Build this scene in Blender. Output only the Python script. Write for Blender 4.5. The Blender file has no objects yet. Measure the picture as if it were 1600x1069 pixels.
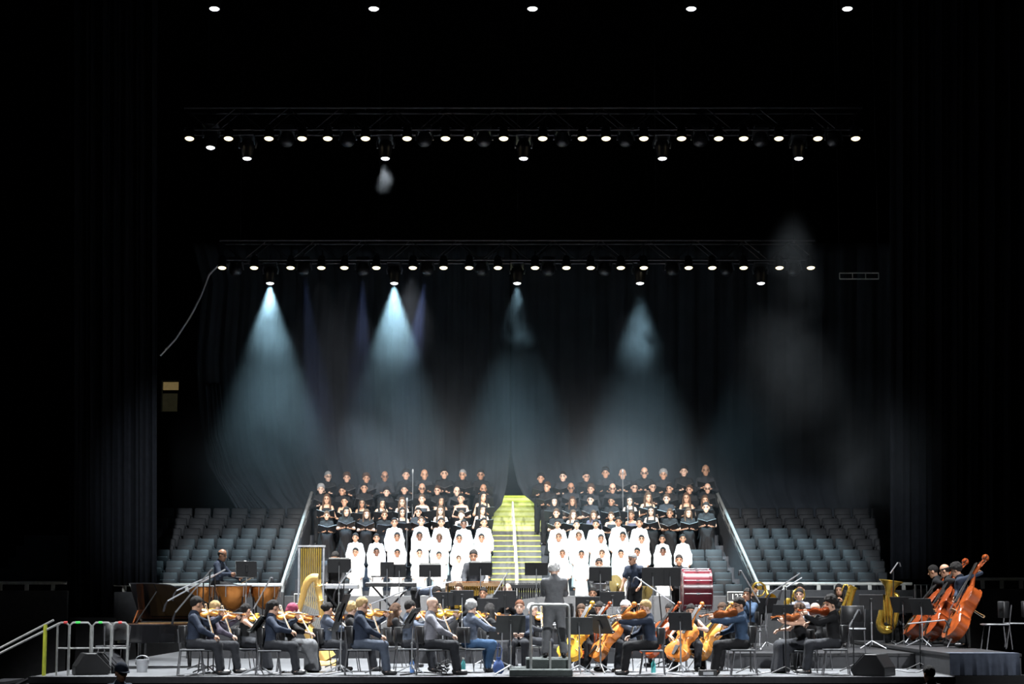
import bpy, bmesh, math, random
import numpy as np
from mathutils import Vector, Matrix, Euler

random.seed(7)
R = math.radians
scene = bpy.context.scene
COL = scene.collection

# ------------------------------------------------------------------ camera
FPX = 3000.0                      # focal length in pixels of the 1600x1069 frame
PITCH = math.atan(395.5 / FPX)    # camera looks slightly up
HC = 1.334                        # eye height above the stage deck (z = 0)
cam_d = bpy.data.cameras.new('camera')
cam_d.sensor_width = 36.0
cam_d.lens = 36.0 * FPX / 1600.0
cam_d.clip_end = 300
cam = bpy.data.objects.new('camera', cam_d)
cam.location = (0, 0, HC)
cam.rotation_euler = (math.pi / 2 + PITCH, 0, 0)
COL.objects.link(cam)
scene.camera = cam

# ------------------------------------------------------------------ world, exposure
w = bpy.data.worlds.new('dark_hall')
scene.world = w
w.use_nodes = True
w.node_tree.nodes['Background'].inputs[0].default_value = (0.5, 0.6, 0.75, 1)
w.node_tree.nodes['Background'].inputs[1].default_value = 0.0015
scene.view_settings.view_transform = 'Standard'
scene.view_settings.look = 'None'
scene.view_settings.gamma = 1
scene.view_settings.use_curve_mapping = False
scene.view_settings.exposure = 0.0
scene.cycles.max_bounces = 3
scene.cycles.diffuse_bounces = 2
scene.cycles.glossy_bounces = 2
scene.cycles.transmission_bounces = 2
scene.cycles.volume_bounces = 0
scene.cycles.transparent_max_bounces = 6
scene.cycles.volume_step_rate = 1.0
scene.cycles.volume_max_steps = 64
scene.cycles.sample_clamp_indirect = 3.0

def spot(name, loc, aim, power, size, blend=0.6, color=(1, 1, 1), r=0.12, parent=None):
    d = bpy.data.lights.new(name, 'SPOT')
    d.energy = power
    d.spot_size = R(size)
    d.spot_blend = blend
    d.color = color
    d.shadow_soft_size = r
    o = bpy.data.objects.new(name, d)
    COL.objects.link(o)
    o.location = loc
    o.rotation_euler = (Vector(aim) - Vector(loc)).to_track_quat('-Z', 'Y').to_euler()
    if parent:
        o.parent = parent
        o.matrix_parent_inverse = parent.matrix_basis.inverted()
    return o

# front-of-house follow spots, hung above the audience behind the camera's view
FOH = 76000
for fx, ax in ((-9, -2.6), (-3, 2.6), (3, -2.6), (9, 2.8)):
    spot('front_of_house_light', (fx, 14, 15), (ax, 50.6, 2.9), FOH, 13.0, 0.75, (1, .97, .93), .25)
for fx, ax in ((-9, -3.4), (9, 2.4)):
    spot('front_of_house_light', (fx, 10, 14), (ax, 37.0, 1.0), 27000, 21, 0.8, (.93, .96, 1), .25)

for sx in (-1, 1):
    spot('seat_fill_light', (sx * 6, 14, 15.5), (sx * 7.6, 51.0, 2.6), 62000, 11, 1.0, (.88, .94, 1), .3)  # added fill with no seen fixture, brightens the empty seat blocks

for sx in (-1, 1):
    spot('side_fill_light', (sx * 15, 18, 11), (sx * 9.6, 37, -.2), 20000, 25, 1.0, (.95, .97, 1), .3)  # added fill from both sides, unseen source, lifts walls and stage ends

# ------------------------------------------------------------------ helpers
CT, ST = math.cos(PITCH), math.sin(PITCH)
def W(px, py, Y):
    """world point at depth Y seen at pixel (px, py)"""
    u = (px - 800) / FPX
    v = (534.5 - py) / FPX
    t = Y / (CT - v * ST)
    return Vector((t * u, Y, HC + t * (ST + v * CT)))

def V(*a):
    return Vector(a)

def ortho(y, zhint=(0, 0, 1)):
    """rotation whose +Y is y and whose +Z is nearest to zhint"""
    y = Vector(y).normalized()
    z = Vector(zhint)
    x = y.cross(z)
    if x.length < 1e-5:
        x = y.cross(Vector((1, 0, 0)))
    x.normalize()
    z = x.cross(y)
    return Matrix((x, y, z)).transposed()

def TR(rot, loc):
    m = rot.to_4x4()
    m.translation = loc
    return m

def smooth(pts, n=5):
    pts = [Vector(q) for q in pts]; out = []
    for i in range(len(pts) - 1):
        p0 = pts[max(i - 1, 0)]; p1 = pts[i]; p2 = pts[i + 1]; p3 = pts[min(i + 2, len(pts) - 1)]
        for j in range(n):
            t = j / n
            out.append(.5 * (2 * p1 + (p2 - p0) * t + (2 * p0 - 5 * p1 + 4 * p2 - p3) * t * t + (3 * p1 - p0 - 3 * p2 + p3) * t ** 3))
    return out + [pts[-1]]
def smooth_r(r, n=5):
    x = np.arange(len(r)); return [float(q) for q in np.interp(np.linspace(0, len(r) - 1, (len(r) - 1) * n + 1), x, r)]

class MB:
    """collects shapes into one mesh"""
    def __init__(self):
        self.v = []; self.f = []; self.m = []
    def add(self, vs, fs, M=None, mi=0):
        n = len(self.v)
        if M is not None:
            vs = [M @ Vector(p) for p in vs]
        self.v += [tuple(p) for p in vs]
        for f in fs:
            self.f.append(tuple(i + n for i in f)); self.m.append(mi)
        return self
    def box(self, c, s, M=None, mi=0, top=(1, 1)):
        x, y, z = s[0] / 2, s[1] / 2, s[2] / 2
        tx, ty = top
        vs = [(-x, -y, -z), (x, -y, -z), (x, y, -z), (-x, y, -z),
              (-x * tx, -y * ty, z), (x * tx, -y * ty, z), (x * tx, y * ty, z), (-x * tx, y * ty, z)]
        T = Matrix.Translation(c)
        if M is not None:
            T = T @ M.to_4x4()
        return self.add(vs, [(0, 3, 2, 1), (4, 5, 6, 7), (0, 1, 5, 4), (1, 2, 6, 5), (2, 3, 7, 6), (3, 0, 4, 7)], T, mi)
    def cyl(self, p0, p1, r0, r1=None, n=10, mi=0):
        return self.tube([p0, p1], [r0, r0 if r1 is None else r1], n, mi)
    def tube(self, pts, r, n=6, mi=0, cap=True, closed=False):
        pts = [Vector(p) for p in pts]
        if not isinstance(r, (list, tuple)):
            r = [r] * len(pts)
        base = len(self.v)
        up = None
        L = len(pts)
        for i, p in enumerate(pts):
            if closed:
                d = pts[(i + 1) % L] - pts[i - 1]
            else:
                d = pts[min(i + 1, L - 1)] - pts[max(i - 1, 0)]
            d.normalize()
            if up is None:
                up = Vector((0, 0, 1)) if abs(d.z) < .9 else Vector((1, 0, 0))
            x = d.cross(up)
            if x.length < 1e-4:
                x = d.cross(Vector((0.3, 1, .2)))
            x.normalize()
            up = x.cross(d).normalized()
            for k in range(n):
                a = 2 * math.pi * k / n
                self.v.append(tuple(p + r[i] * (math.cos(a) * x + math.sin(a) * up)))
        for i in range(L if closed else L - 1):
            for k in range(n):
                a = base + i * n + k; b = base + i * n + (k + 1) % n
                j = (i + 1) % L
                c = base + j * n + (k + 1) % n; d = base + j * n + k
                self.f.append((a, b, c, d)); self.m.append(mi)
        if cap and not closed:
            self.f.append(tuple(base + k for k in range(n))[::-1]); self.m.append(mi)
            self.f.append(tuple(base + (L - 1) * n + k for k in range(n))); self.m.append(mi)
        return self
    def lathe(self, prof, n=16, M=None, mi=0):
        vs = []; fs = []
        for r, z in prof:
            for k in range(n):
                a = 2 * math.pi * k / n
                vs.append((r * math.cos(a), r * math.sin(a), z))
        for i in range(len(prof) - 1):
            for k in range(n):
                fs.append((i * n + k, i * n + (k + 1) % n, (i + 1) * n + (k + 1) % n, (i + 1) * n + k))
        if prof[0][0] > 1e-4: fs.append(tuple(range(n))[::-1])
        if prof[-1][0] > 1e-4: fs.append(tuple((len(prof) - 1) * n + k for k in range(n)))
        return self.add(vs, fs, M, mi)
    def prism(self, out, z0, z1, M=None, mi=0):
        n = len(out)
        vs = [(x, y, z0) for x, y in out] + [(x, y, z1) for x, y in out]
        fs = [tuple(range(n))[::-1], tuple(range(n, 2 * n))] + [(i, (i + 1) % n, n + (i + 1) % n, n + i) for i in range(n)]
        return self.add(vs, fs, M, mi)
    def mesh(self, name, mats=(), smooth=False, bevel=0):
        me = bpy.data.meshes.new(name)
        me.from_pydata(self.v, [], self.f)
        for m in mats: me.materials.append(m)
        if len(mats) > 1:
            me.polygons.foreach_set('material_index', self.m)
        bm = bmesh.new(); bm.from_mesh(me)
        if bevel:
            bmesh.ops.bevel(bm, geom=[e for e in bm.edges if e.is_manifold and e.calc_face_angle(0) > .5], offset=bevel, segments=1, affect='EDGES')
        bmesh.ops.recalc_face_normals(bm, faces=bm.faces)
        bm.to_mesh(me); bm.free()
        if smooth:
            me.polygons.foreach_set('use_smooth', [True] * len(me.polygons))
            try: me.set_sharp_from_angle(angle=R(50))
            except Exception: pass
        me.update()
        return me

def obj(name, me, parent=None, M=None, mat=None):
    o = bpy.data.objects.new(name, me)
    COL.objects.link(o)
    if M is not None: o.matrix_basis = M
    if parent: o.parent = parent
    if mat is not None and me is not None:
        if len(me.materials) == 0:
            me.materials.append(mat)
        o.material_slots[0].link = 'OBJECT'
        o.material_slots[0].material = mat
    return o

def tag(o, label=None, cat=None, group=None, kind=None):
    if label: o['label'] = label
    if cat: o['category'] = cat
    if group: o['group'] = group
    if kind: o['kind'] = kind
    return o

def empty(name, loc=(0, 0, 0), rz=0, label=None, cat=None, group=None, s=1):
    o = bpy.data.objects.new(name, None)
    o.empty_display_size = .2
    COL.objects.link(o)
    o.location = loc; o.rotation_euler = (0, 0, rz); o.scale = (s, s, s)
    return tag(o, label, cat, group)

def struct(name, mb, mat, parent=None, smooth=False, bevel=0):
    o = obj(name, mb.mesh(name, [mat] if not isinstance(mat, list) else mat, smooth, bevel), parent)
    if not parent: o['kind'] = 'structure'
    return o

ORD = ['first', 'second', 'third', 'fourth', 'fifth', 'sixth', 'seventh', 'eighth', 'ninth', 'tenth', 'eleventh', 'twelfth',
       'thirteenth', 'fourteenth', 'fifteenth', 'sixteenth', 'seventeenth', 'eighteenth', 'nineteenth', 'twentieth']
def nth(i, n, what='the left'):
    if i == 0: return 'first from ' + what
    return ORD[i] + ' from ' + what

# ------------------------------------------------------------------ materials
MATS = {}
def mat(name, c, rough=.6, metal=0., var=.15, scale=8., emit=None, es=0., bump=0., bscale=60., spec=.5, stretch=None, trans=0.):
    if name in MATS: return MATS[name]
    m = bpy.data.materials.new(name); m.use_nodes = True
    nt = m.node_tree; b = nt.nodes['Principled BSDF']
    b.inputs['Roughness'].default_value = rough
    b.inputs['Metallic'].default_value = metal
    b.inputs['Specular IOR Level'].default_value = spec
    if trans: b.inputs['Transmission Weight'].default_value = trans
    tc = nt.nodes.new('ShaderNodeTexCoord')
    src = tc.outputs['Object']
    if stretch:
        mp = nt.nodes.new('ShaderNodeMapping'); mp.inputs['Scale'].default_value = stretch
        nt.links.new(src, mp.inputs['Vector']); src = mp.outputs['Vector']
    n = nt.nodes.new('ShaderNodeTexNoise'); n.inputs['Scale'].default_value = scale; n.inputs['Detail'].default_value = 3
    nt.links.new(src, n.inputs['Vector'])
    r = nt.nodes.new('ShaderNodeValToRGB')
    lo = [max(0, x * (1 - var)) for x in c[:3]]; hi = [min(1, x * (1 + var)) for x in c[:3]]
    r.color_ramp.elements[0].color = (*lo, 1); r.color_ramp.elements[0].position = .3
    r.color_ramp.elements[1].color = (*hi, 1); r.color_ramp.elements[1].position = .7
    nt.links.new(n.outputs['Fac'], r.inputs['Fac'])
    nt.links.new(r.outputs['Color'], b.inputs['Base Color'])
    if bump:
        n2 = nt.nodes.new('ShaderNodeTexNoise'); n2.inputs['Scale'].default_value = bscale
        nt.links.new(src, n2.inputs['Vector'])
        bp = nt.nodes.new('ShaderNodeBump'); bp.inputs['Strength'].default_value = bump; bp.inputs['Distance'].default_value = .02
        nt.links.new(n2.outputs['Fac'], bp.inputs['Height']); nt.links.new(bp.outputs['Normal'], b.inputs['Normal'])
    if emit:
        b.inputs['Emission Color'].default_value = (*emit, 1)
        b.inputs['Emission Strength'].default_value = es
        m.cycles.emission_sampling = 'NONE'
    MATS[name] = m
    return m

SKIN = [mat('skin_%d' % i, c, .5, var=.06, scale=20) for i, c in enumerate(
    [(.62, .36, .25), (.50, .27, .17), (.34, .17, .10), (.68, .44, .33), (.17, .08, .05)])]
BROW = mat('brow', (.03, .02, .015), .8)
EYE = mat('eye_dark', (.02, .015, .012), .3)
LIP = mat('lip', (.35, .10, .08), .5)
HAIRC = {'black': mat('hair_black', (.012, .010, .009), .8, bump=.9, bscale=110, spec=.3), 'brown': mat('hair_brown', (.07, .035, .018), .8, bump=.9, bscale=110, spec=.3),
         'blond': mat('hair_blond', (.50, .33, .15), .8, bump=.9, bscale=110, spec=.3), 'grey': mat('hair_grey', (.30, .30, .30), .8, bump=.9, bscale=110, spec=.3),
         'white': mat('hair_white', (.90, .89, .86), .8, bump=.9, bscale=110, spec=.3), 'maroon': mat('scarf_maroon', (.25, .03, .07), .8), 'red': mat('hair_red', (.14, .05, .022), .8, bump=.9, bscale=110, spec=.3)}
CLOTH = {}
for k, c in dict(black=(.0075, .0075, .0085), navy=(.020, .028, .048), charcoal=(.021, .0225, .027), slate=(.065, .08, .11), blueshirt=(.03, .055, .10),
                 jeans=(.03, .07, .14), grey=(.12, .123, .13), white=(.86, .84, .80), lightgrey=(.22, .22, .25), plum=(.07, .06, .085)).items():
    CLOTH[k] = mat('cloth_' + k, c, .85, var=.12, scale=14, bump=.25, bscale=25, spec=.3)
SHOE = mat('shoe_black', (.015, .015, .016), .35)
M = dict(
    deck=mat('stage_deck', (.115, .118, .125), .45, var=.25, scale=3),
    skirt=mat('stage_skirt', (.012, .014, .020), .9, bump=.3),
    riser=mat('riser_grey', (.035, .036, .04), .7), risertop=mat('riser_top', (.014, .014, .016), .5),
    conc=mat('concrete_dark', (.04, .042, .048), .85, bump=.3),
    wall=mat('wall_grey', (.06, .061, .064), .8),
    stair=mat('stair_grey', (.075, .078, .078), .8),
    landing_glow=mat('landing_glow_green', (.40, .44, .20), .7),  # yellow-green passage light painted into the colour of the upper steps
    nosing=mat('nosing_yellow', (.30, .34, .05), .6),
    rail=mat('rail_steel', (.55, .56, .55), .35, .6),
    railp=mat('rail_pale', (.60, .60, .55), .5),
    seat=mat('seat_black', (.0135, .014, .0155), .65, bump=.1, spec=.25),
    metal=mat('dark_metal', (.05, .05, .055), .4, .8),
    chrome=mat('chrome', (.62, .63, .66), .3, .6),
    alum=mat('aluminium', (.45, .46, .48), .4, .8),
    black=mat('black_plastic', (.014, .014, .015), .45),
    blackm=mat('black_matte', (.008, .008, .009), .9),
    standm=mat('stand_black', (.011, .0115, .0125), .5), legm=mat('chair_leg_metal', (.17, .17, .18), .35, .6), standg=mat('stand_grey', (.04, .042, .042), .5),
    lacquer=mat('piano_lacquer', (.008, .008, .009), .08),
    paper=mat('paper', (.75, .74, .70), .8, var=.04),
    v_or=mat('wood_orange', (.62, .20, .04), .2, spec=.8, var=.25, scale=12),
    v_ye=mat('wood_yellow', (.80, .42, .05), .2, spec=.8, var=.15, scale=12),
    v_br=mat('wood_brown', (.33, .10, .03), .2, spec=.8, var=.25, scale=12),
    v_ba=mat('wood_bass', (.30, .06, .012), .2, spec=.8, var=.3, scale=6), v_re=mat('wood_red', (.30, .055, .014), .2, spec=.8, var=.25, scale=9),
    v_am=mat('wood_amber', (.72, .30, .06), .2, spec=.8, var=.2, scale=12),
    ebony=mat('ebony', (.015, .012, .01), .35),
    bowwood=mat('bow_wood', (.42, .25, .12), .4),
    bowhair=mat('bow_hair', (.8, .78, .7), .7),
    gold=mat('gold_leaf', (.80, .50, .15), .38, .35, var=.1),
    bellbrass=mat('bell_brass', (.80, .55, .10), .35, .3, var=.1),
    brass=mat('brass', (.72, .47, .08), .24, .75, var=.08),
    copper=mat('copper', (.66, .25, .06), .25, .7, var=.15),
    bronze=mat('cymbal_bronze', (.42, .32, .13), .35, .6, var=.15, scale=20),
    maroon=mat('drum_maroon', (.12, .008, .016), .25, var=.1),
    skinhead=mat('drum_head', (.8, .78, .74), .6, var=.04),
    rose=mat('marimba_wood', (.45, .20, .07), .35, var=.3, scale=20),
    curtain=mat('curtain_black', (.024, .028, .034), .95, var=.2, scale=1.2, bump=.25, bscale=8, spec=.15),
    curtain2=mat('curtain_leg', (.007, .008, .0105), .95, var=.2, spec=.1),
    void=mat('void_black', (.004, .004, .005), 1., spec=0),
    podium=mat('podium_carpet', (.055, .065, .062), .9, bump=.3),
    drape=mat('riser_drape', (.07, .085, .12), .85),
    teal=mat('bottle_teal', (.10, .45, .45), .2), blue=mat('bottle_blue', (.10, .22, .50), .2),
    bagblue=mat('bag_blue', (.03, .07, .22), .7), bucket=mat('bucket_grey', (.35, .36, .38), .6),
    signp=mat('sign_dark', (.03, .03, .032), .6), signw=mat('sign_white', (.85, .85, .8), .6),
    glintg=mat('glint_green', (.03, .75, .08), .5), glintr=mat('glint_red', (.75, .03, .03), .5), tapey=mat('paint_yellow', (.55, .60, .06), .5),
    cable=mat('cable_black', (.02, .02, .022), .5), cablew=mat('cable_pale', (.4, .4, .42), .5),
    parlens=mat('par_lens', (1, .9, .7), .3, emit=(1, .84, .50), es=2.6), headlens=mat('head_lens', (.9, 1, 1), .3, emit=(.95, .98, 1), es=6),
    washlens=mat('wash_lens', (.1, .15, .4), .3, emit=(.2, .3, .8), es=.25),
    glass=mat('glasses_dark', (.02, .02, .02), .2),
)
# ------------------------------------------------------------------ figure modelling: one blended surface from tapered bones
def axis(lo, hi, c, flo=None, fhi=None, fc=None):
    if flo is None: return np.arange(lo, hi + c, c)
    a = np.arange(lo, max(flo, lo + 1e-6), c) if flo > lo else np.array([])
    b = np.arange(max(flo, lo), min(fhi, hi), fc)
    d = np.arange(fhi, hi + c, c) if fhi < hi else np.array([hi])
    return np.unique(np.round(np.concatenate([a, b, d]), 5))

def cone(a, b, ra, rb): return ('c', np.array(a, float), np.array(b, float), ra, rb)
def ell(c, r, rot=None): return ('e', np.array(c, float), np.array(r, float), np.array(rot) if rot is not None else None)

def sdf_mesh(prims, cell=.03, fine=None, k=.045, grow=0., post=None):
    los = []; his = []
    for p in prims:
        if p[0] == 'c':
            los.append(np.minimum(p[1] - p[3], p[2] - p[4])); his.append(np.maximum(p[1] + p[3], p[2] + p[4]))
        else:
            m = p[2].max() if p[3] is not None else p[2]
            los.append(p[1] - m); his.append(p[1] + m)
    lo = np.min(los, 0) - grow - 2 * cell; hi = np.max(his, 0) + grow + 2 * cell
    ax = []
    for i in range(3):
        if fine: ax.append(axis(lo[i], hi[i], cell, fine[0][i] - fine[1][i], fine[0][i] + fine[1][i], fine[2]))
        else: ax.append(axis(lo[i], hi[i], cell))
    f = np.full([len(a) for a in ax], 1.0)
    for p, l, h in zip(prims, los, his):
        kk = p[5] if len(p) > 5 else k
        mg = grow + kk * 1.2 + cell * 2
        sl = tuple(slice(max(0, np.searchsorted(ax[i], l[i] - mg) - 1), np.searchsorted(ax[i], h[i] + mg) + 1) for i in range(3))
        X = ax[0][sl[0]][:, None, None]; Y = ax[1][sl[1]][None, :, None]; Z = ax[2][sl[2]][None, None, :]
        if p[0] == 'c':
            a, b, ra, rb = p[1:5]; d = b - a; dd = max(d @ d, 1e-9)
            t = np.clip(((X - a[0]) * d[0] + (Y - a[1]) * d[1] + (Z - a[2]) * d[2]) / dd, 0, 1)
            dist = np.sqrt((X - a[0] - t * d[0]) ** 2 + (Y - a[1] - t * d[1]) ** 2 + (Z - a[2] - t * d[2]) ** 2) - (ra + t * (rb - ra)) - grow
        else:
            c, r, rot = p[1:4]; r = r + grow
            x, y, z = X - c[0], Y - c[1], Z - c[2]
            if rot is not None:
                x, y, z = (rot[0, 0] * x + rot[1, 0] * y + rot[2, 0] * z, rot[0, 1] * x + rot[1, 1] * y + rot[2, 1] * z, rot[0, 2] * x + rot[1, 2] * y + rot[2, 2] * z)
            q = np.sqrt((x / r[0]) ** 2 + (y / r[1]) ** 2 + (z / r[2]) ** 2)
            g = np.sqrt((x / r[0] ** 2) ** 2 + (y / r[1] ** 2) ** 2 + (z / r[2] ** 2) ** 2) + 1e-6
            dist = q * (q - 1) / g
        s = f[sl]
        hh = np.clip(.5 + .5 * (s - dist) / kk, 0, 1)
        f[sl] = s * (1 - hh) + dist * hh - kk * hh * (1 - hh)
    if post is not None:
        f = post(f, ax[0][:, None, None], ax[1][None, :, None], ax[2][None, None, :])
    return snet(f, ax)

def snet(f, ax):
    f = np.where(np.abs(f) < 1e-7, 1e-7, f)
    shp = np.array(f.shape) - 1
    tot = shp[0] * shp[1] * shp[2]
    ids = []; pos = []; quads = []
    for a in range(3):
        o = [slice(None)] * 3; p = [slice(None)] * 3
        o[a] = slice(0, -1); p[a] = slice(1, None)
        fa = f[tuple(o)]; fb = f[tuple(p)]
        idx = np.argwhere((fa < 0) != (fb < 0))
        if not len(idx): continue
        va = fa[tuple(idx.T)]; vb = fb[tuple(idx.T)]
        t = va / (va - vb)
        P = np.stack([ax[i][idx[:, i]] for i in range(3)], 1)
        P[:, a] += t * (ax[a][idx[:, a] + 1] - ax[a][idx[:, a]])
        b, c = (a + 1) % 3, (a + 2) % 3
        cells = []; ok = np.ones(len(idx), bool)
        for ob, oc in ((1, 1), (0, 1), (0, 0), (1, 0)):
            q = idx.copy(); q[:, b] -= ob; q[:, c] -= oc
            ok &= (q >= 0).all(1) & (q < shp).all(1)
            cells.append(q[:, 0] * shp[1] * shp[2] + q[:, 1] * shp[2] + q[:, 2])
        cells = np.stack(cells, 1)[ok]
        for j in range(4):
            ids.append(cells[:, j]); pos.append(P[ok])
        flip = (va < 0)[ok]
        cells = np.where(flip[:, None], cells, cells[:, ::-1])
        quads.append(cells)
    ids = np.concatenate(ids); pos = np.concatenate(pos); quads = np.concatenate(quads)
    u, inv = np.unique(ids, return_inverse=True)
    cnt = np.bincount(inv)
    verts = np.stack([np.bincount(inv, pos[:, i]) / cnt for i in range(3)], 1)
    return verts, np.searchsorted(u, quads)

def np_mesh(name, verts, quads, nmat=1, extra=None):
    me = bpy.data.meshes.new(name)
    me.from_pydata(verts.tolist() + (extra.v if extra else []), [], quads.tolist() + ([tuple(i + len(verts) for i in f) for f in extra.f] if extra else []))
    me.polygons.foreach_set('use_smooth', [True] * len(me.polygons))
    me.materials.append(SKIN[0])
    me.update()
    return me

# ---- heads of hair, in head space (+Y face, origin at mid head)
HAIR = {}
def hair_mesh(style):
    if style in HAIR: return HAIR[style]
    cran = ell((0, -.012, .036), (.084, .106, .102))
    pr = [cran]; slope, off = .78, .004; rough = .004
    if style == 'short': pass
    elif style == 'sides': off = -.005
    elif style == 'curly':
        pr = [ell((0, -.018, .045), (.10, .12, .115))]; rough = .012; off = -.002
    elif style in ('long', 'longside'):
        slope = .9; off = .0
        pr += [cone((.055, -.05, .0), (.075, -.05, -.26), .045, .045), cone((-.055, -.05, .0), (-.075, -.05, -.26), .045, .045), cone((0, -.08, 0), (0, -.10, -.30), .06, .05), cone((.078, .0, .0), (.088, .055, -.27), .026, .032), cone((-.078, .0, .0), (-.088, .055, -.27), .026, .032)]
    elif style == 'bun':
        pr += [ell((0, -.125, .03), (.05, .045, .05))]
    elif style == 'pony':
        pr += [cone((0, -.10, .04), (0, -.13, -.20), .04, .02)]
    elif style == 'scarf':
        pr = [ell((0, -.015, .04), (.094, .115, .11)), cone((0, -.09, -.02), (0, -.09, -.12), .06, .05)]; off = -.03
    def post(f, X, Y, Z):
        f = f + rough * np.sin(70 * X + 3) * np.sin(65 * Y + 1) * np.sin(60 * Z)
        line = off + slope * np.clip(Y, -.12, .2)
        cut = line - Z
        if style in ('long', 'longside', 'pony', 'scarf'):
            cut = np.where((Y < -.015) | ((np.abs(X) > .060) & (Z < .03)), -1, cut) if style in ('long', 'longside') else np.where(Y < -.015, -1, cut)
        f = np.maximum(f, cut)
        if style == 'sides':
            f = np.maximum(f, Z - .05)
        return f
    v, q = sdf_mesh(pr, .0125, k=.03, post=post)
    HAIR[style] = np_mesh('hair_' + style, v, q)
    return HAIR[style]

def glasses_mesh():
    if 'glasses' in HAIR: return HAIR['glasses']
    mb = MB()
    for s in (-1, 1):
        mb.tube([(s * .033 + .022 * math.cos(a), .098, .006 + .017 * math.sin(a)) for a in [i * math.pi / 5 for i in range(10)]], .003, 4, closed=True)
        mb.tube([(s * .055, .095, .01), (s * .08, .0, .008)], .003, 4)
    mb.tube([(-.011, .1, .01), (.011, .1, .01)], .003, 4)
    HAIR['glasses'] = mb.mesh('glasses', [M['glass']])
    return HAIR['glasses']

def cap_mesh():
    mb = MB()
    prof = [(.10, .0), (.103, .03), (.095, .07), (.07, .105), (.03, .122), (0, .125)]
    mb.lathe(prof, 14, Matrix.Translation((0, -.012, .03)) @ Matrix.Diagonal((.9, 1.08, 1, 1)))
    out = [(.085 * math.cos(a), .06 + .11 * math.sin(a)) for a in [i * math.pi / 8 for i in range(9)]]
    mb.prism(out, .032, .042)
    return mb.mesh('cap', [CLOTH['navy']], True)

def ik(S, T, l1, l2, pole):
    S = Vector(S); T = Vector(T)
    d = T - S; L = min(d.length, (l1 + l2) * .995)
    d.normalize(); T2 = S + d * L
    a = (l1 * l1 - l2 * l2 + L * L) / (2 * L)
    h = math.sqrt(max(l1 * l1 - a * a, 0))
    p = Vector(pole); p = (p - d * p.dot(d))
    p = p.normalized() if p.length > 1e-4 else Vector((1, 0, 0))
    return S + d * a + p * h, T2

def hand(mb, wrist, d, n, side, curl=.5, s=1.):
    """palm and five fingers; d = where the fingers point, n = palm normal, side = +1 right hand"""
    d = Vector(d).normalized(); n = Vector(n); n = (n - d * n.dot(d)).normalized()
    x = d.cross(n) * side      # towards the thumb side is -x below
    w0 = Vector(wrist)
    def P(a, b, c): return w0 + s * (x * a + d * b + n * c)
    vs = [P(-.026, 0, -.014), P(.026, 0, -.014), P(.026, 0, .014), P(-.026, 0, .014),
          P(-.041, .05, -.014), P(.041, .05, -.014), P(.041, .05, .016), P(-.041, .05, .016),
          P(-.040, .095, -.011), P(.037, .09, -.011), P(.037, .09, .012), P(-.040, .095, .012)]
    fs = [(0, 3, 2, 1), (8, 9, 10, 11)]
    for i in (0, 4):
        fs += [(i, i + 1, i + 5, i + 4), (i + 1, i + 2, i + 6, i + 5), (i + 2, i + 3, i + 7, i + 6), (i + 3, i, i + 4, i + 7)]
    mb.add(vs, fs)
    for i, L in enumerate((.072, .082, .077, .060)):
        p = P(-.030 + .0205 * i, .088, 0); a = curl * .35
        pts = [p]
        for seg in (.45, .32, .23):
            p = p + s * L * seg * (d * math.cos(a) + n * math.sin(a))
            pts.append(p); a += curl * (1.1 + .1 * i)
        mb.tube(pts, [.0095 * s, .009 * s, .008 * s, .006 * s], 5)
    p = P(-.034, .025, .004)
    t = (-x * .62 + d * .72 + n * .3).normalized()
    p1 = p + s * .034 * t; p2 = p1 + s * .028 * (t * .6 + d * .5 + n * .45 * curl).normalized()
    p3 = p2 + s * .022 * (d * .7 + n * .7 * curl + t * .2).normalized()
    mb.tube([p, p1, p2, p3], [.0125 * s, .0105 * s, .009 * s, .0065 * s], 5)

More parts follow.
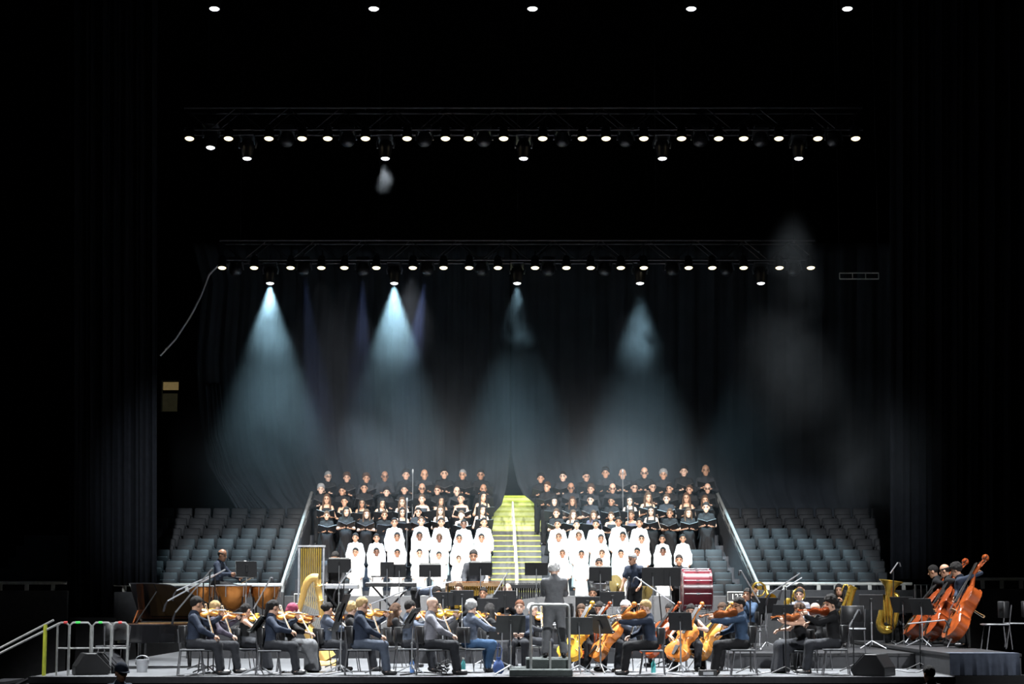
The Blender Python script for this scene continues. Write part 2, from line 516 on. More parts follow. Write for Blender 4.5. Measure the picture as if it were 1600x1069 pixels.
def figure(pose='stand', seat=.45, lean=0, twist=0, yaw=0, nod=0, tilt=0, RH=None, LH=None, Rd=None, Ld=None, Rn=None, Ln=None, curl=.6,
           legs=None, female=False, outfit='trousers', sleeves='long', hair='short', glasses=False, belly=0., cell=.026, fold=.0, headbend=0,
           gown_w=.30, Rpole=None, Lpole=None, slim=1., nofeet=False):
    """returns the parts of one person [(name, mesh, material key, local matrix)] standing at the origin, facing +Y"""
    sw = (.145 if female else .168) * slim
    hz = .93 if pose == 'stand' else seat + .095
    P = V(0, 0, hz)
    Rt = Euler((-R(lean), 0, R(twist))).to_matrix()
    up = Rt @ V(0, 0, 1); fw = Rt @ V(0, 1, 0); rt = Rt @ V(1, 0, 0)
    def T(x, y, z): return P + rt * x + fw * y + up * z
    SR, SL = T(sw, -.01, .452), T(-sw, -.01, .452)
    nb = T(0, -.015, .52)
    Rh = Rt @ Euler((-R(nod), R(tilt), R(yaw))).to_matrix() if not headbend else Euler((-R(lean * .3 + nod), R(tilt), R(twist + yaw))).to_matrix()
    HCn = nb + Rh @ V(0, .025, .170)
    rm = np.array(Rt); rh = np.array(Rh)
    hs = 1.13
    def Hd(x, y, z): return HCn + Rh @ V(x, y, z) * hs
    w = slim
    torso = [ell(T(0, 0, .03), (.165 * w, .118 * w, .13), rm), ell(T(0, .008 + belly * .3, .17), ((.118 if female else .138) * w, (.092 + belly) * w, .17), rm),
             ell(T(0, .005, .34), ((.132 if female else .155) * w, .105 * w, .155), rm), cone(T(sw * .75, -.01, .440), T(0, -.015, .475), .060, .065), cone(T(-sw * .75, -.01, .440), T(0, -.015, .475), .060, .065)]
    if female: torso.append(ell(T(0, .075, .33), (.12 * w, .065, .07), rm))
    # arms
    def arm(S, Tg, pole, side):
        if Tg is None: Tg = S + V(side * .06, .02, -.53)
        E, Wr = ik(S, Tg, .285, .255, pole)
        return E, Wr
    RE, RW = arm(SR, RH, Rpole or (.6, -.5, -.8), 1)
    LE, LW = arm(SL, LH, Lpole or (-.6, -.5, -.8), -1)
    th = .9 if female else 1.
    arms = [cone(SR, RE, .052 * th, .040 * th), cone(RE, RW, .043 * th, .029 * th), cone(SL, LE, .052 * th, .040 * th), cone(LE, LW, .043 * th, .029 * th)]
    # legs
    if pose == 'stand':
        lg = legs or dict(k=(.10, .03, .50), a=(.11, -.01, .09), ls=0)
        hips = [T(.09, 0, -.01), T(-.09, 0, -.01)]
    else:
        lg = legs or dict(k=(.13, .43, seat + .075), a=(.13, .43, .09), ls=0)
        hips = [P + rt * .09, P - rt * .09]
    kn = [V(*lg['k']), V(-lg['k'][0], lg['k'][1], lg['k'][2])]; an = [V(*lg['a']), V(-lg['a'][0], lg['a'][1], lg['a'][2])]
    if 'k2' in lg: kn[1] = V(*lg['k2'])
    if 'a2' in lg: an[1] = V(*lg['a2'])
    legp = []; shoes = []
    for h, kk, a, s in zip(hips, kn, an, (1, -1)):
        legp += [cone(h, kk, .088 * w, .058), cone(kk, a, .056, .038)]
        fd = V(kk.x - h.x * .5, kk.y - h.y, 0) if pose != 'stand' else V(s * .25, 1, 0)
        fd.normalize()
        shoes.append([cone(a + V(0, 0, -.045), a + V(0, 0, -.045) + fd * .15, .043, .036), cone(a + V(0, 0, -.02), a + V(0, 0, -.03) - fd * .045, .042, .038)])
    head = [ell(Hd(0, -.012, .034), (.077, .096, .094), rh), ell(Hd(0, .022, -.045), (.060, .070, .080), rh), cone(Hd(-.012, .062, -.098), Hd(.012, .062, -.098), .022, .022),
            ell(Hd(.079, -.005, -.012), (.012, .022, .033), rh), ell(Hd(-.079, -.005, -.012), (.012, .022, .033), rh)]
    head = [(h[0], h[1], h[2] * hs, h[3]) if h[0] == 'e' else h for h in head]
    neck = [cone(nb - up * .03, Hd(0, -.02, -.06), .058 * th, .054 * th)]
    nose = [cone(Hd(0, .088, .012), Hd(0, .108, -.022), .008, .014)]
    # order matters for blending: body first with a soft blend, then crisp head details
    soft = torso + arms + legp + [s for q in shoes for s in q] + neck
    def setk(p, kk):
        p = list(p)
        while len(p) < 5: p.append(None)
        return tuple(p[:5]) + (kk,)
    prims = [setk(p, .045) for p in soft] + [setk(p, .022) for p in head] + [setk(p, .010) for p in nose]
    v, q = sdf_mesh(prims, cell, (np.array(HCn), (.13, .14, .16), .0125))
    hd = MB()
    for S, E, Wr, dd, nn, side in ((SR, RE, RW, Rd, Rn, 1), (SL, LE, LW, Ld, Ln, -1)):
        fd = (Wr - E).normalized()
        hand(hd, Wr - fd * .012, dd or fd, nn or (-side, .2, 0), side, curl)
    body = np_mesh('body', v, q, extra=hd)
    for mm in (BROW, EYE, LIP): body.materials.append(mm)
    # brows, eyes, mouth by position on the face
    cen = v[q].mean(1) - np.array(HCn); loc = cen @ rh / hs
    mi = np.zeros(len(q) + len(hd.f), int)
    ax_, ay, az = np.abs(loc[:, 0]), loc[:, 1], loc[:, 2]
    inh = (np.abs(loc) < .16).all(1) & (ay > .045)
    e = mi[:len(q)]
    e[inh & (ax_ > .016) & (ax_ < .050) & (az > -.006) & (az < .010)] = 2
    e[inh & (ax_ > .014) & (ax_ < .056) & (az > .020) & (az < .034)] = 1
    e[inh & (ax_ < .022) & (az > -.074) & (az < -.064)] = 3
    body.polygons.foreach_set('material_index', mi.tolist()); body.update()
    parts = [('body', body, 'skin', Matrix())]
    # clothes: their own surfaces over the body
    def garment(name, prims, grow, key, k=.05, post=None, c=None):
        vv, qq = sdf_mesh(prims, c or max(.022, cell * .85), k=k, grow=grow, post=post)
        parts.append((name, np_mesh(name, vv, qq), key, Matrix()))
    def crease(f, X, Y, Z):
        return f + .004 * np.sin(38 * Z + 16 * X) * np.sin(23 * Y + 11 * Z + 2)
    if sleeves == 'long': sl = [cone(SR, RE, .054 * th, .044 * th), cone(RE, RE.lerp(RW, .93), .043 * th, .032), cone(SL, LE, .054 * th, .044 * th), cone(LE, LE.lerp(LW, .93), .043 * th, .032)]
    elif sleeves == 'roll': sl = [cone(SR, RE, .060, .052), cone(RE, RE.lerp(RW, .35), .050, .046), cone(SL, LE, .060, .052), cone(LE, LE.lerp(LW, .35), .050, .046)]
    elif sleeves == 'short': sl = [cone(SR, SR.lerp(RE, .62), .064, .062), cone(SL, SL.lerp(LE, .62), .064, .062)]
    else: sl = []
    collar = [cone(nb - up * .035, nb + up * .012, .062 * th, .060 * th)]
    if outfit == 'robe':
        def flow(f, X, Y, Z):
            a = np.arctan2(Y, X)
            f = f + .010 * np.sin(a * 9 + 2 * Z) * np.clip((1.2 - Z) * 1.2, 0, 1)
            return np.maximum(f, .10 - Z)
        wide = [cone(SR, RE, .055, .058), cone(RE, RE.lerp(RW, .95), .058, .075), cone(SL, LE, .055, .058), cone(LE, LE.lerp(LW, .95), .058, .075)]
        garment('robe', torso + wide + collar + [cone((0, 0, 1.2), (0, .01, .12), .13, .225)], .012, 'top', .05, flow)
    elif outfit in ('gown', 'longskirt'):
        def flow(f, X, Y, Z):
            a = np.arctan2(Y - (.2 if pose != 'stand' else 0), X)
            f = f + (.012 * np.sin(a * 11 + 1) + .006 * np.sin(a * 23)) * np.clip((hz - Z) * 2.2, 0, 1)
            return np.maximum(f, .035 - Z)
        if pose == 'stand':
            sk = [cone((0, 0, hz + .05), (0, 0, .45), .15, .20), cone((0, 0, .45), (0, .02, .06), .20, gown_w - .02)]
        else:
            k0, k1 = kn; ky = (k0.y + k1.y) / 2
            sk = [cone(hips[0], k0, .12, .10), cone(hips[1], k1, .12, .10), cone((0, .05, hz), (0, ky, k0.z), .12, .11),
                  cone(k0, (k0.x + .03, ky + .04, .06), .10, .13), cone(k1, (k1.x - .03, ky + .04, .06), .10, .13), cone((0, ky, k0.z), (0, ky + .05, .06), .11, .15)]
        garment('skirt', [ell(T(0, 0, .04), (.165, .12, .13), rm)] + sk, .016, 'bottom', .08, flow)
        if sleeves == 'none':
            def strap(f, X, Y, Z):
                z = X * up.x + Y * up.y + (Z - hz) * up.z
                return np.maximum(f, z - .44)
            garment('bodice', torso, .012, 'top', .05, strap)
        else:
            garment('blouse', torso + sl + collar, .013, 'top', .05, crease)
    else:
        garment('shirt', torso + sl + collar, .014, 'top', .05, crease)
        tr = [ell(T(0, 0, .0), (.168 * w, .12 * w, .11), rm)]
        for h, kk, a in zip(hips, kn, an):
            tr += [cone(h, kk, .094 * w, .070), cone(kk, a + V(0, 0, .03), .068, .060)]
        garment('trousers', tr, .014, 'bottom', .045, crease)
    if not nofeet and outfit != 'robe':
        for s in shoes:
            vv, qq = sdf_mesh(s, .022, k=.03, grow=.008, post=lambda f, X, Y, Z: np.maximum(f, .002 - Z))
            parts.append(('shoe', np_mesh('shoe', vv, qq), 'shoe', Matrix()))
    if hair == 'cap':
        parts.append(('hair', hair_mesh('sides'), 'hair', TR(Rh * hs, HCn))); parts.append(('cap', cap_mesh(), 'cap', TR(Rh * hs, HCn)))
    elif hair and hair != 'bald':
        parts.append(('hair', hair_mesh(hair), 'hair', TR(Rh * hs, HCn)))
    if glasses: parts.append(('glasses', glasses_mesh(), None, TR(Rh * hs, HCn)))
    info = dict(head=HCn, RW=RW, LW=LW, SR=SR, SL=SL, top=HCn + Rh @ V(0, 0, .145), Rh=Rh, nb=nb)
    return parts, info

def put_person(parts, loc, rz, s, mats, label, group=None):
    root = empty('person', loc, rz, label, 'person', group, s)
    for name, me, key, m in parts:
        mt = mats.get(key) if key else None
        if key == 'shoe': mt = SHOE
        if key == 'cap': mt = CLOTH['navy']
        obj(name, me, root, m, mt)
    return root

def loc2w(loc, rz, s, p):
    c, sn = math.cos(rz), math.sin(rz)
    p = Vector(p) * s
    return Vector((loc[0] + c * p.x - sn * p.y, loc[1] + sn * p.x + c * p.y, loc[2] + p.z))
def rot2w(rz, d):
    c, sn = math.cos(rz), math.sin(rz)
    return Vector((c * d[0] - sn * d[1], sn * d[0] + c * d[1], d[2]))
# ------------------------------------------------------------------ things built once and copied
def put_thing(name, parts, Mw, label, cat, group=None):
    root = empty(name, (0, 0, 0), 0, label, cat, group)
    root.matrix_basis = Mw
    made = {}
    for p in parts:
        pn, me, mt = p[:3]
        m = p[3] if len(p) > 3 and p[3] is not None else Matrix()
        par = made.get(p[4], root) if len(p) > 4 else root
        o = obj(pn, me, par, m, mt)
        made[pn] = o
    return root
def place(loc, rz=0, s=1):
    return Matrix.Translation(loc) @ Matrix.Rotation(rz, 4, 'Z') @ Matrix.Scale(s, 4)

# --- bowed strings: +Y to the scroll, +Z out of the belly, origin at the tail end
HALF = [(0, .0), (.004, .10), (.03, .19), (.09, .262), (.18, .293), (.27, .275), (.34, .226), (.372, .232), (.40, .185), (.45, .163), (.5, .157), (.56, .163), (.61, .186),
        (.635, .216), (.66, .207), (.75, .235), (.83, .23), (.91, .185), (.965, .10), (.995, .05), (1, 0)]
def strings_parts(L, h, nl, endpin=0, wk=1.0):
    out = [(x * L * wk, y * L) for y, x in HALF] + [(-x * L * wk, y * L) for y, x in HALF[-2:0:-1]]
    n = len(out); mb = MB()
    def ring(k, z): return [(x * k, L / 2 + (y - L / 2) * (1 - (1 - k) * .9), z) for x, y in out]
    vs = ring(.45, -.04 * L) + ring(.85, -.028 * L) + ring(1.04, -.006 * L) + ring(1.04, 0) + ring(1, 0) + ring(1, h) + ring(1.04, h) + ring(1.04, h + .006 * L) + ring(.85, h + .032 * L) + ring(.45, h + .05 * L)
    fs = [tuple(range(n))[::-1], tuple(range(9 * n, 10 * n))]
    for r in range(9):
        for i in range(n): fs.append((r * n + i, r * n + (i + 1) % n, (r + 1) * n + (i + 1) % n, (r + 1) * n + i))
    mb.add(vs, fs)
    body = mb.mesh('string_body', [M['v_or']], True)
    zt = h + .05 * L
    nk = MB(); nk.tube([(0, .96 * L, h * .75), (0, L + nl * .55, h + .02 * L), (0, L + nl, h - .01 * L)], [.05 * L, .034 * L, .034 * L], 8)
    sc = MB()
    sc.box((0, L + nl + .07 * L, h - .03 * L), (.06 * L, .17 * L, .06 * L), Euler((-.25, 0, 0)).to_matrix(), top=(.7, .9))
    sc.lathe([(.02 * L, -.05 * L), (.035 * L, -.05 * L), (.06 * L, -.02 * L), (.06 * L, .02 * L), (.035 * L, .05 * L), (.02 * L, .05 * L)], 12, Matrix.Translation((0, L + nl + .18 * L, h - .045 * L)) @ Matrix.Rotation(math.pi / 2, 4, 'Y'))
    pg = MB()
    for i, y in enumerate((.02, .06, .10, .14)):
        s = 1 if i % 2 else -1
        pg.cyl((s * .02 * L, L + nl + y * L, h - .02 * L), (s * .095 * L, L + nl + y * L, h - .02 * L), .008 * L, .008 * L, 6)
        pg.box((s * .11 * L, L + nl + y * L, h - .02 * L), (.04 * L, .035 * L, .012 * L))
    fb = MB(); fb.box((0, (.60 * L + L + nl) / 2, zt + .035 * L), (.085 * L, .40 * L + nl, .02 * L), Euler((-.05, 0, 0)).to_matrix())
    tp = MB(); tp.prism([(-.03 * L, .02 * L), (.03 * L, .02 * L), (.055 * L, .28 * L), (-.055 * L, .28 * L)], zt + .005 * L, zt + .035 * L)
    br = MB(); br.box((0, .45 * L, zt + .035 * L), (.13 * L, .014 * L, .09 * L), top=(.7, .6))
    fh = MB()
    for s in (-1, 1):
        fh.tube([(s * .085 * L, .555 * L, zt - .004 * L), (s * .11 * L, .52 * L, zt - .006 * L), (s * .115 * L, .43 * L, zt - .008 * L), (s * .145 * L, .37 * L, zt - .012 * L)], [.014 * L, .008 * L, .008 * L, .014 * L], 5)
    st = MB()
    for x in (-.02, -.007, .007, .02):
        st.tube([(x * L * 1.2, .26 * L, zt + .03 * L), (x * L * 1.5, .45 * L, zt + .085 * L), (x * L, L + nl, zt + .02 * L)], .0022 * L, 3)
    P = [('body', body, 'W'), ('neck', nk.mesh('neck', [M['v_or']], True), 'W'), ('scroll', sc.mesh('scroll', [M['v_or']], True), 'W'), ('pegs', pg.mesh('pegs', [M['ebony']]), M['ebony'], None, 'scroll'),
         ('fingerboard', fb.mesh('fingerboard', [M['ebony']]), M['ebony']), ('tailpiece', tp.mesh('tailpiece', [M['ebony']]), M['ebony'], None, 'body'),
         ('bridge', br.mesh('bridge', [M['bowwood']]), M['bowwood'], None, 'body'), ('sound_holes', fh.mesh('sound_holes', [M['ebony']]), M['ebony'], None, 'body'), ('strings', st.mesh('strings', [M['metal']]), M['metal'])]
    if endpin:
        e = MB(); e.cyl((0, .01, h / 2), (0, -endpin, h / 2), .007 if L < 1 else .009, n=6); e.lathe([(.02, 0), (.025, .02), (.012, .05)], 8, Matrix.Translation((0, 0, h / 2)) @ Matrix.Rotation(math.pi / 2, 4, 'X'))
        P.append(('endpin', e.mesh('endpin', [M['chrome']]), M['chrome']))
    return P
VIOLIN = strings_parts(.355, .034, .135)
VIOLA = strings_parts(.42, .040, .155)
CELLO = strings_parts(.755, .115, .30, .30)
BASS = strings_parts(1.13, .19, .47, .20)
def bowed(kind, M_, wood, label):
    P = [(p[0], p[1], wood if p[2] == 'W' else p[2]) + tuple(p[3:]) for p in dict(violin=VIOLIN, viola=VIOLA, cello=CELLO, double_bass=BASS)[kind]]
    return put_thing(kind, P, M_, label, kind.replace('_', ' '), kind.replace('_', ' ') + 's of the orchestra')
def bow_parts(L, k=1.):
    a = MB(); a.tube([(0, 0, .012 * k), (0, L * .5, .004), (0, L * .93, .014 * k), (0, L, .02 * k)], [.0055 * k, .005 * k, .0045 * k, .004 * k], 6)
    a.box((0, L, .006 * k), (.010 * k, .016 * k, .03 * k))
    b = MB(); b.box((0, L * .54, -.010 * k), (.011 * k, L * .9, .003))
    c = MB(); c.box((0, .06, -.001), (.014 * k, .05 * k, .026 * k)); c.cyl((0, -.02, .012 * k), (0, 0, .012 * k), .006 * k, n=6)
    return [('stick', a.mesh('bow_stick', [M['bowwood']], True), M['bowwood']), ('bow_hair', b.mesh('bow_hair', [M['bowhair']]), M['bowhair']), ('frog', c.mesh('bow_frog', [M['ebony']]), M['ebony'], None, 'stick')]
BOW = bow_parts(.73, 1.25); CBOW = bow_parts(.70, 1.6)

# --- stage chair: faces +Y
def chair_parts():
    st = MB(); st.box((0, .0, .44), (.44, .42, .045)); bk = MB()
    pts = [(.235 * math.sin(a), -.02 - .235 * math.cos(a)) for a in [R(-68 + 136 * i / 12) for i in range(13)]]
    out = pts + [(x * .90, -.02 + (y + .02) * .90) for x, y in pts[::-1]]
    bk.prism(out, .56, .86)
    P = [('seat', st.mesh('chair_seat', [M['black']], True, .015), M['black']), ('backrest', bk.mesh('chair_back', [M['black']], True, .008), M['black'])]
    tr = MB()
    tr.tube([(-.22, .215, .445), (.22, .215, .445)], .012, 6); tr.tube([(-.225, -.2, .445), (-.225, .215, .445)], .012, 6); tr.tube([(.225, -.2, .445), (.225, .215, .445)], .012, 6)
    P.append(('seat_rim', tr.mesh('chair_rim', [M['alum']], True), M['alum']))
    for s in (-1, 1):
        l = MB(); l.tube([(s * .20, .15, .43), (s * .22, .22, .0)], .011, 6)
        P.append(('leg', l.mesh('chair_leg', [M['legm']], True), M['legm']))
        l = MB(); l.tube([(s * .23, -.245, .80), (s * .21, -.20, .44), (s * .22, -.24, .0)], .011, 6)
        P.append(('leg', l.mesh('chair_leg_rear', [M['legm']], True), M['legm']))
    return P
CHAIR = chair_parts()
def chair(loc, rz, label, s=1):
    return put_thing('stage_chair', CHAIR, place(loc, rz, s), label, 'chair', 'chairs of the orchestra')

# --- music stand: the desk's face looks to +Y, tilted back
SCACHE = {}
def stand_parts(h, w, dh, tilt):
    key = (round(h, 2), round(w, 2), round(dh, 2), round(tilt))
    if key in SCACHE: return SCACHE[key]
    P = []
    for k in range(3):
        a = R(90 + 120 * k)
        l = MB(); l.tube([(0, 0, .16), (.14 * math.cos(a), .14 * math.sin(a), .09), (.30 * math.cos(a), .30 * math.sin(a), .012)], .012, 5)
        P.append(('leg', l.mesh('stand_leg', [M['alum']]), M['alum']))
    p = MB(); p.cyl((0, 0, .08), (0, 0, h * .55), .015, n=8); p.cyl((0, 0, h * .5), (0, -.02, h), .010, n=8); p.lathe([(.02, h * .53), (.024, h * .55), (.02, h * .57)], 8)
    P.append(('pole', p.mesh('stand_pole', [M['alum']], True), M['alum']))
    Rm = Euler((R(tilt), 0, 0)).to_matrix()
    d = MB(); d.box((0, 0, h), (w, .012, dh), Rm); d.box(tuple(V(0, 0, h) + Rm @ V(0, -.012, 0)), (.05, .03, dh * .5), Rm)
    P.append(('desk', d.mesh('stand_desk', [M['standm']], False, .004), M['standm']))
    l = MB(); c = V(0, 0, h) + Rm @ V(0, .03, -dh / 2)
    l.box(tuple(c), (w, .07, .012), Rm); l.box(tuple(c + Rm @ V(0, .035, .012)), (w, .008, .03), Rm)
    P.append(('ledge', l.mesh('stand_ledge', [M['standm']]), M['standm'], None, 'desk'))
    SCACHE[key] = P
    return P
def music_stand(px, py, Y, fz, rz, label, w=.50, dh=.34, tilt=25, paper=0):
    q = W(px, py, Y); h = q.z - fz
    Mw = place((q.x, Y, fz), rz)
    sp = stand_parts(h, w, dh, tilt)
    if label.startswith('grey'): sp = [(q_[0], q_[1], M['standg'] if q_[0] in ('desk', 'ledge') else q_[2]) + tuple(q_[3:]) for q_ in sp]
    o = put_thing('music_stand', sp, Mw, label, 'music stand', 'music stands of the orchestra')
    if paper:
        Rm = Euler((R(tilt), 0, 0)).to_matrix(); mb = MB()
        for s in (-1, 1): mb.box((s * .115, .0, 0), (.22, .004, .30), Euler((0, 0, s * .12)).to_matrix())
        t = obj('sheet_music', mb.mesh('sheet_music', [M['paper']]), None, Mw @ TR(Rm, V(0, 0, h) + Rm @ V(0, .026, .02)))
        tag(t, 'sheet music on the ' + label, 'sheet music', 'sheet music on the stands')
    return o

# --- microphone stands with booms
def mic_stand(base_px, Y, fz, knee, tip, tail, label, mic=True, col='alum', tip_dy=0):
    """knee/tip/tail in pixels on the depth plane Y: the boom runs from tail through knee to tip"""
    k = W(*knee, Y); b = V(k.x if base_px is None else W(base_px, 1000, Y).x, Y, fz)
    root = empty('microphone_stand', b, 0, label, 'microphone stand', 'boom microphone stands')
    def L(p): return p - b
    for i in range(3):
        a = R(70 + 120 * i); l = MB(); l.tube([(0, 0, .12), (.26 * math.cos(a), .26 * math.sin(a), .012)], .011, 5)
        obj('leg', l.mesh('mic_leg', [M['standm']]), root)
    p = MB(); p.tube([(0, 0, .03), L(k)], .013, 6)
    obj('pole', p.mesh('mic_pole', [M['standm']]), root)
    t = W(*tip, Y + tip_dy); e = W(*tail, Y - tip_dy * .6)
    q = MB(); q.tube([L(e), L(t)], .014, 6)
    obj('boom', q.mesh('mic_boom', [M[col]]), root)
    if mic:
        d = (t - e).normalized(); m = MB(); m.tube([L(t), L(t + d * .05 + V(0, 0, -.05)), L(t + d * .08 + V(0, 0, -.15))], [.012, .02, .022], 8)
        obj('microphone', m.mesh('mic', [M['metal']], True), root)
    return root

def bottle(px, py, Y, fz, mt, label):
    q = W(px, py, Y); mb = MB(); mb.lathe([(.032, 0), (.035, .02), (.035, .13), (.028, .16), (.013, .19), (.013, .205)], 12)
    c = MB(); c.lathe([(.016, .205), (.016, .23), (.0, .23)], 10)
    put_thing('water_bottle', [('bottle_body', mb.mesh('bottle', [mt], True), mt), ('bottle_cap', c.mesh('bottle_cap', [M['signw']], True), M['signw'])], place((q.x, Y, fz), 0, 1.15), label, 'bottle', 'water bottles on the stage')
# ------------------------------------------------------------------ the hall: arena floor, stage, risers, seating bowl
STAGE_Y0, ARENA_Z = 32.0, -1.40
def span(px0, px1, Y, py=950): return W(px0, py, Y).x, W(px1, py, Y).x
def slab(mb, x0, x1, y0, y1, z0, z1):
    mb.box(((x0 + x1) / 2, (y0 + y1) / 2, (z0 + z1) / 2), (x1 - x0, y1 - y0, z1 - z0))
mb = MB(); slab(mb, -30, 30, 2, 62, ARENA_Z - .1, ARENA_Z); struct('floor', mb, M['void'])
SX0 = W(45, 1058, 32).x; SX1 = W(1492, 1058, 32).x
mb = MB(); slab(mb, SX0, SX1, STAGE_Y0, 47.2, -.10, 0); struct('stage_floor', mb, M['deck'])
mb = MB(); slab(mb, SX1 + .005, W(1600, 1058, 32.5).x + .1, 32.5, 47.2, ARENA_Z, -.001); struct('stage_wing', mb, M['blackm'])
mb = MB(); slab(mb, SX0, SX1, STAGE_Y0 - .05, STAGE_Y0, -.10, .004); struct('trim_1', mb, M['metal'])
# pleated skirt below the stage edge
mb = MB(); n = 360
for i in range(n):
    xa = SX0 + (SX1 - SX0) * i / n; xb = SX0 + (SX1 - SX0) * (i + 1) / n
    ya = 32.02 + .03 * math.sin(i * 1.1); yb = 32.02 + .03 * math.sin((i + 1) * 1.1)
    mb.add([(xa, ya, ARENA_Z), (xb, yb, ARENA_Z), (xb, yb, -.1), (xa, ya, -.1)], [(0, 1, 2, 3)])
struct('wall_stage_front', mb, M['skirt'], smooth=True)

def riser(name, px0, px1, y0, y1, z, py=1020, mt='riser'):
    x0, x1 = span(px0, px1, y0, py)
    mb = MB(); slab(mb, x0, x1, y0, y1, z - .05, z); o = struct(name, mb, M['risertop'])
    k = max(1, round((x1 - x0) / 1.22))
    for i in range(k):
        p = MB(); a = x0 + (x1 - x0) * i / k; b = x0 + (x1 - x0) * (i + 1) / k
        slab(p, a + .006, b - .006, y0 + .03, y0 + .06, .0, z - .05)
        obj('panel', p.mesh('panel', [M[mt]]), o)
    for (a, b) in ((x0 + .02, x0 + .05), (x1 - .05, x1 - .02)):
        p = MB(); slab(p, a, b, y0 + .06, y1, 0, z - .05); obj('side_panel', p.mesh('side_panel', [M[mt]]), o)
    return o
ZR = W(0, 1021, 35.6).z
riser('riser_winds', 1140, 1430, 35.6, 43, ZR)
riser('riser_woodwind', 600, 985, 38.2, 41.4, .30)
riser('riser_percussion', 290, 1125, 41.4, 46.8, .62)
ZB = .36
bx0, bx1 = span(1487, 1597, 32.4, 1040)
ob = riser('riser_bass', 1487, 1597, 32.6, 42, ZB, 1040)
mb = MB(); n = 40                                   # cloth hung over the front of the bass riser
vs = []; fs = []
for i in range(n + 1):
    u = i / n; x = bx0 + (bx1 - bx0) * u
    for j, z in enumerate((ZB + .012, ZB + .01, ZB - .08, .16, .005)):
        y = (32.9 if j == 0 else 32.56) - .02 - (.0 if j < 2 else (.035 * math.sin(u * 38) + .02 * math.sin(u * 71)) * (j - 1) / 3)
        vs.append((x, y, z))
for i in range(n):
    for j in range(4): fs.append((i * 5 + j, (i + 1) * 5 + j, (i + 1) * 5 + j + 1, i * 5 + j + 1))
mb.add(vs, fs); o = obj('riser_cloth', mb.mesh('riser_cloth', [M['drape']], True)); o['kind'] = 'structure'
mb = MB(); slab(mb, W(1425, 1000, 36).x, bx0 + .2, 36.2, 42, 0, ZB - .06); struct('riser_side', mb, M['blackm'])

# seating bowl: seven tiers left and right of the centre stairs
TY = lambda i: 49 + .8 * i
_z0 = W(800, 896, 49).z - .75; _z6 = W(800, 795, 53.8).z - .75
TZ = lambda i: _z0 + (_z6 - _z0) * i / 6
RISE = TZ(1) - TZ(0)
AX0, AX1 = -.56, .80
for side, (x0, x1) in (('left', (-13.5, AX0)), ('right', (AX1, 13.5))):
    t = empty('tiers_' + side, (0, 0, 0)); t['kind'] = 'structure'
    for i in range(-1, 7):
        mb = MB(); a, b = (x0, x1) if i >= 0 else ((-5.7, x1) if side == 'left' else (x0, 6.1))
        slab(mb, a, b, TY(i) - .42, (TY(i) + .38 if i < 6 else 56.5), ARENA_Z, TZ(i)); obj('tier', mb.mesh('tier', [M['conc']]), t)
# centre stairs, two steps to a tier, painted edges
st = empty('stairs_centre', (0, 0, 0)); st['kind'] = 'structure'
for j in range(-4, 15):
    z = TZ(0) + RISE / 2 * j; y = TY(0) - .42 + .4 * j
    mb = MB(); slab(mb, AX0 + .01, AX1 - .01, y, y + (.4 if j < 14 else 3.0), -.5 if j < 0 else z - RISE * .5 - .3, z); s = obj('step', mb.mesh('step', [M['stair' if j < 14 else 'landing_glow']], False), st)
    mb = MB(); slab(mb, AX0 + .02, AX1 - .02, y - .008, y + .055, z - .03, z + .006); obj('nosing', mb.mesh('nosing', [M['nosing']]), s)
for j in range(15, 21):                               # the flight goes on behind the curtain gap
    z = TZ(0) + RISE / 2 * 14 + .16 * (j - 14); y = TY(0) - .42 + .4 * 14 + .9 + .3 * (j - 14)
    mb = MB(); slab(mb, -.9, 1.1, y, y + .32, z - .3, z); s = obj('step', mb.mesh('step', [M['landing_glow']]), st)
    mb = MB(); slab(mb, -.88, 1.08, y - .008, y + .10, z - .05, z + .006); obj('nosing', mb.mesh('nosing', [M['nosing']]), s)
# hand rail standing in the middle of the stairs
hr = empty('handrail_centre', (.1, TY(0), TZ(0))); tag(hr, 'pale metal handrail up the middle of the centre stairs', 'handrail')
mb = MB(); a = V(.13, 48.7, TZ(0) + .75); b = V(.02, 54.3, TZ(6) + .95)
mb.tube([a + V(0, 0, -.75), a, b, b + V(0, 0, -.95)], .032, 8); o = obj('rail', mb.mesh('rail', [M['railp']], True), hr, hr.matrix_basis.inverted())
mb = MB(); mb.tube([a + V(0, .1, -.35), b + V(0, -.1, -.4)], .02, 6); obj('lower_rail', mb.mesh('lower_rail', [M['railp']], True), hr, hr.matrix_basis.inverted())
for k in (.25, .5, .75):
    p = a.lerp(b, k); mb = MB(); mb.cyl(p, p - V(0, 0, .9), .026, n=6); obj('post', mb.mesh('post', [M['railp']]), hr, hr.matrix_basis.inverted())
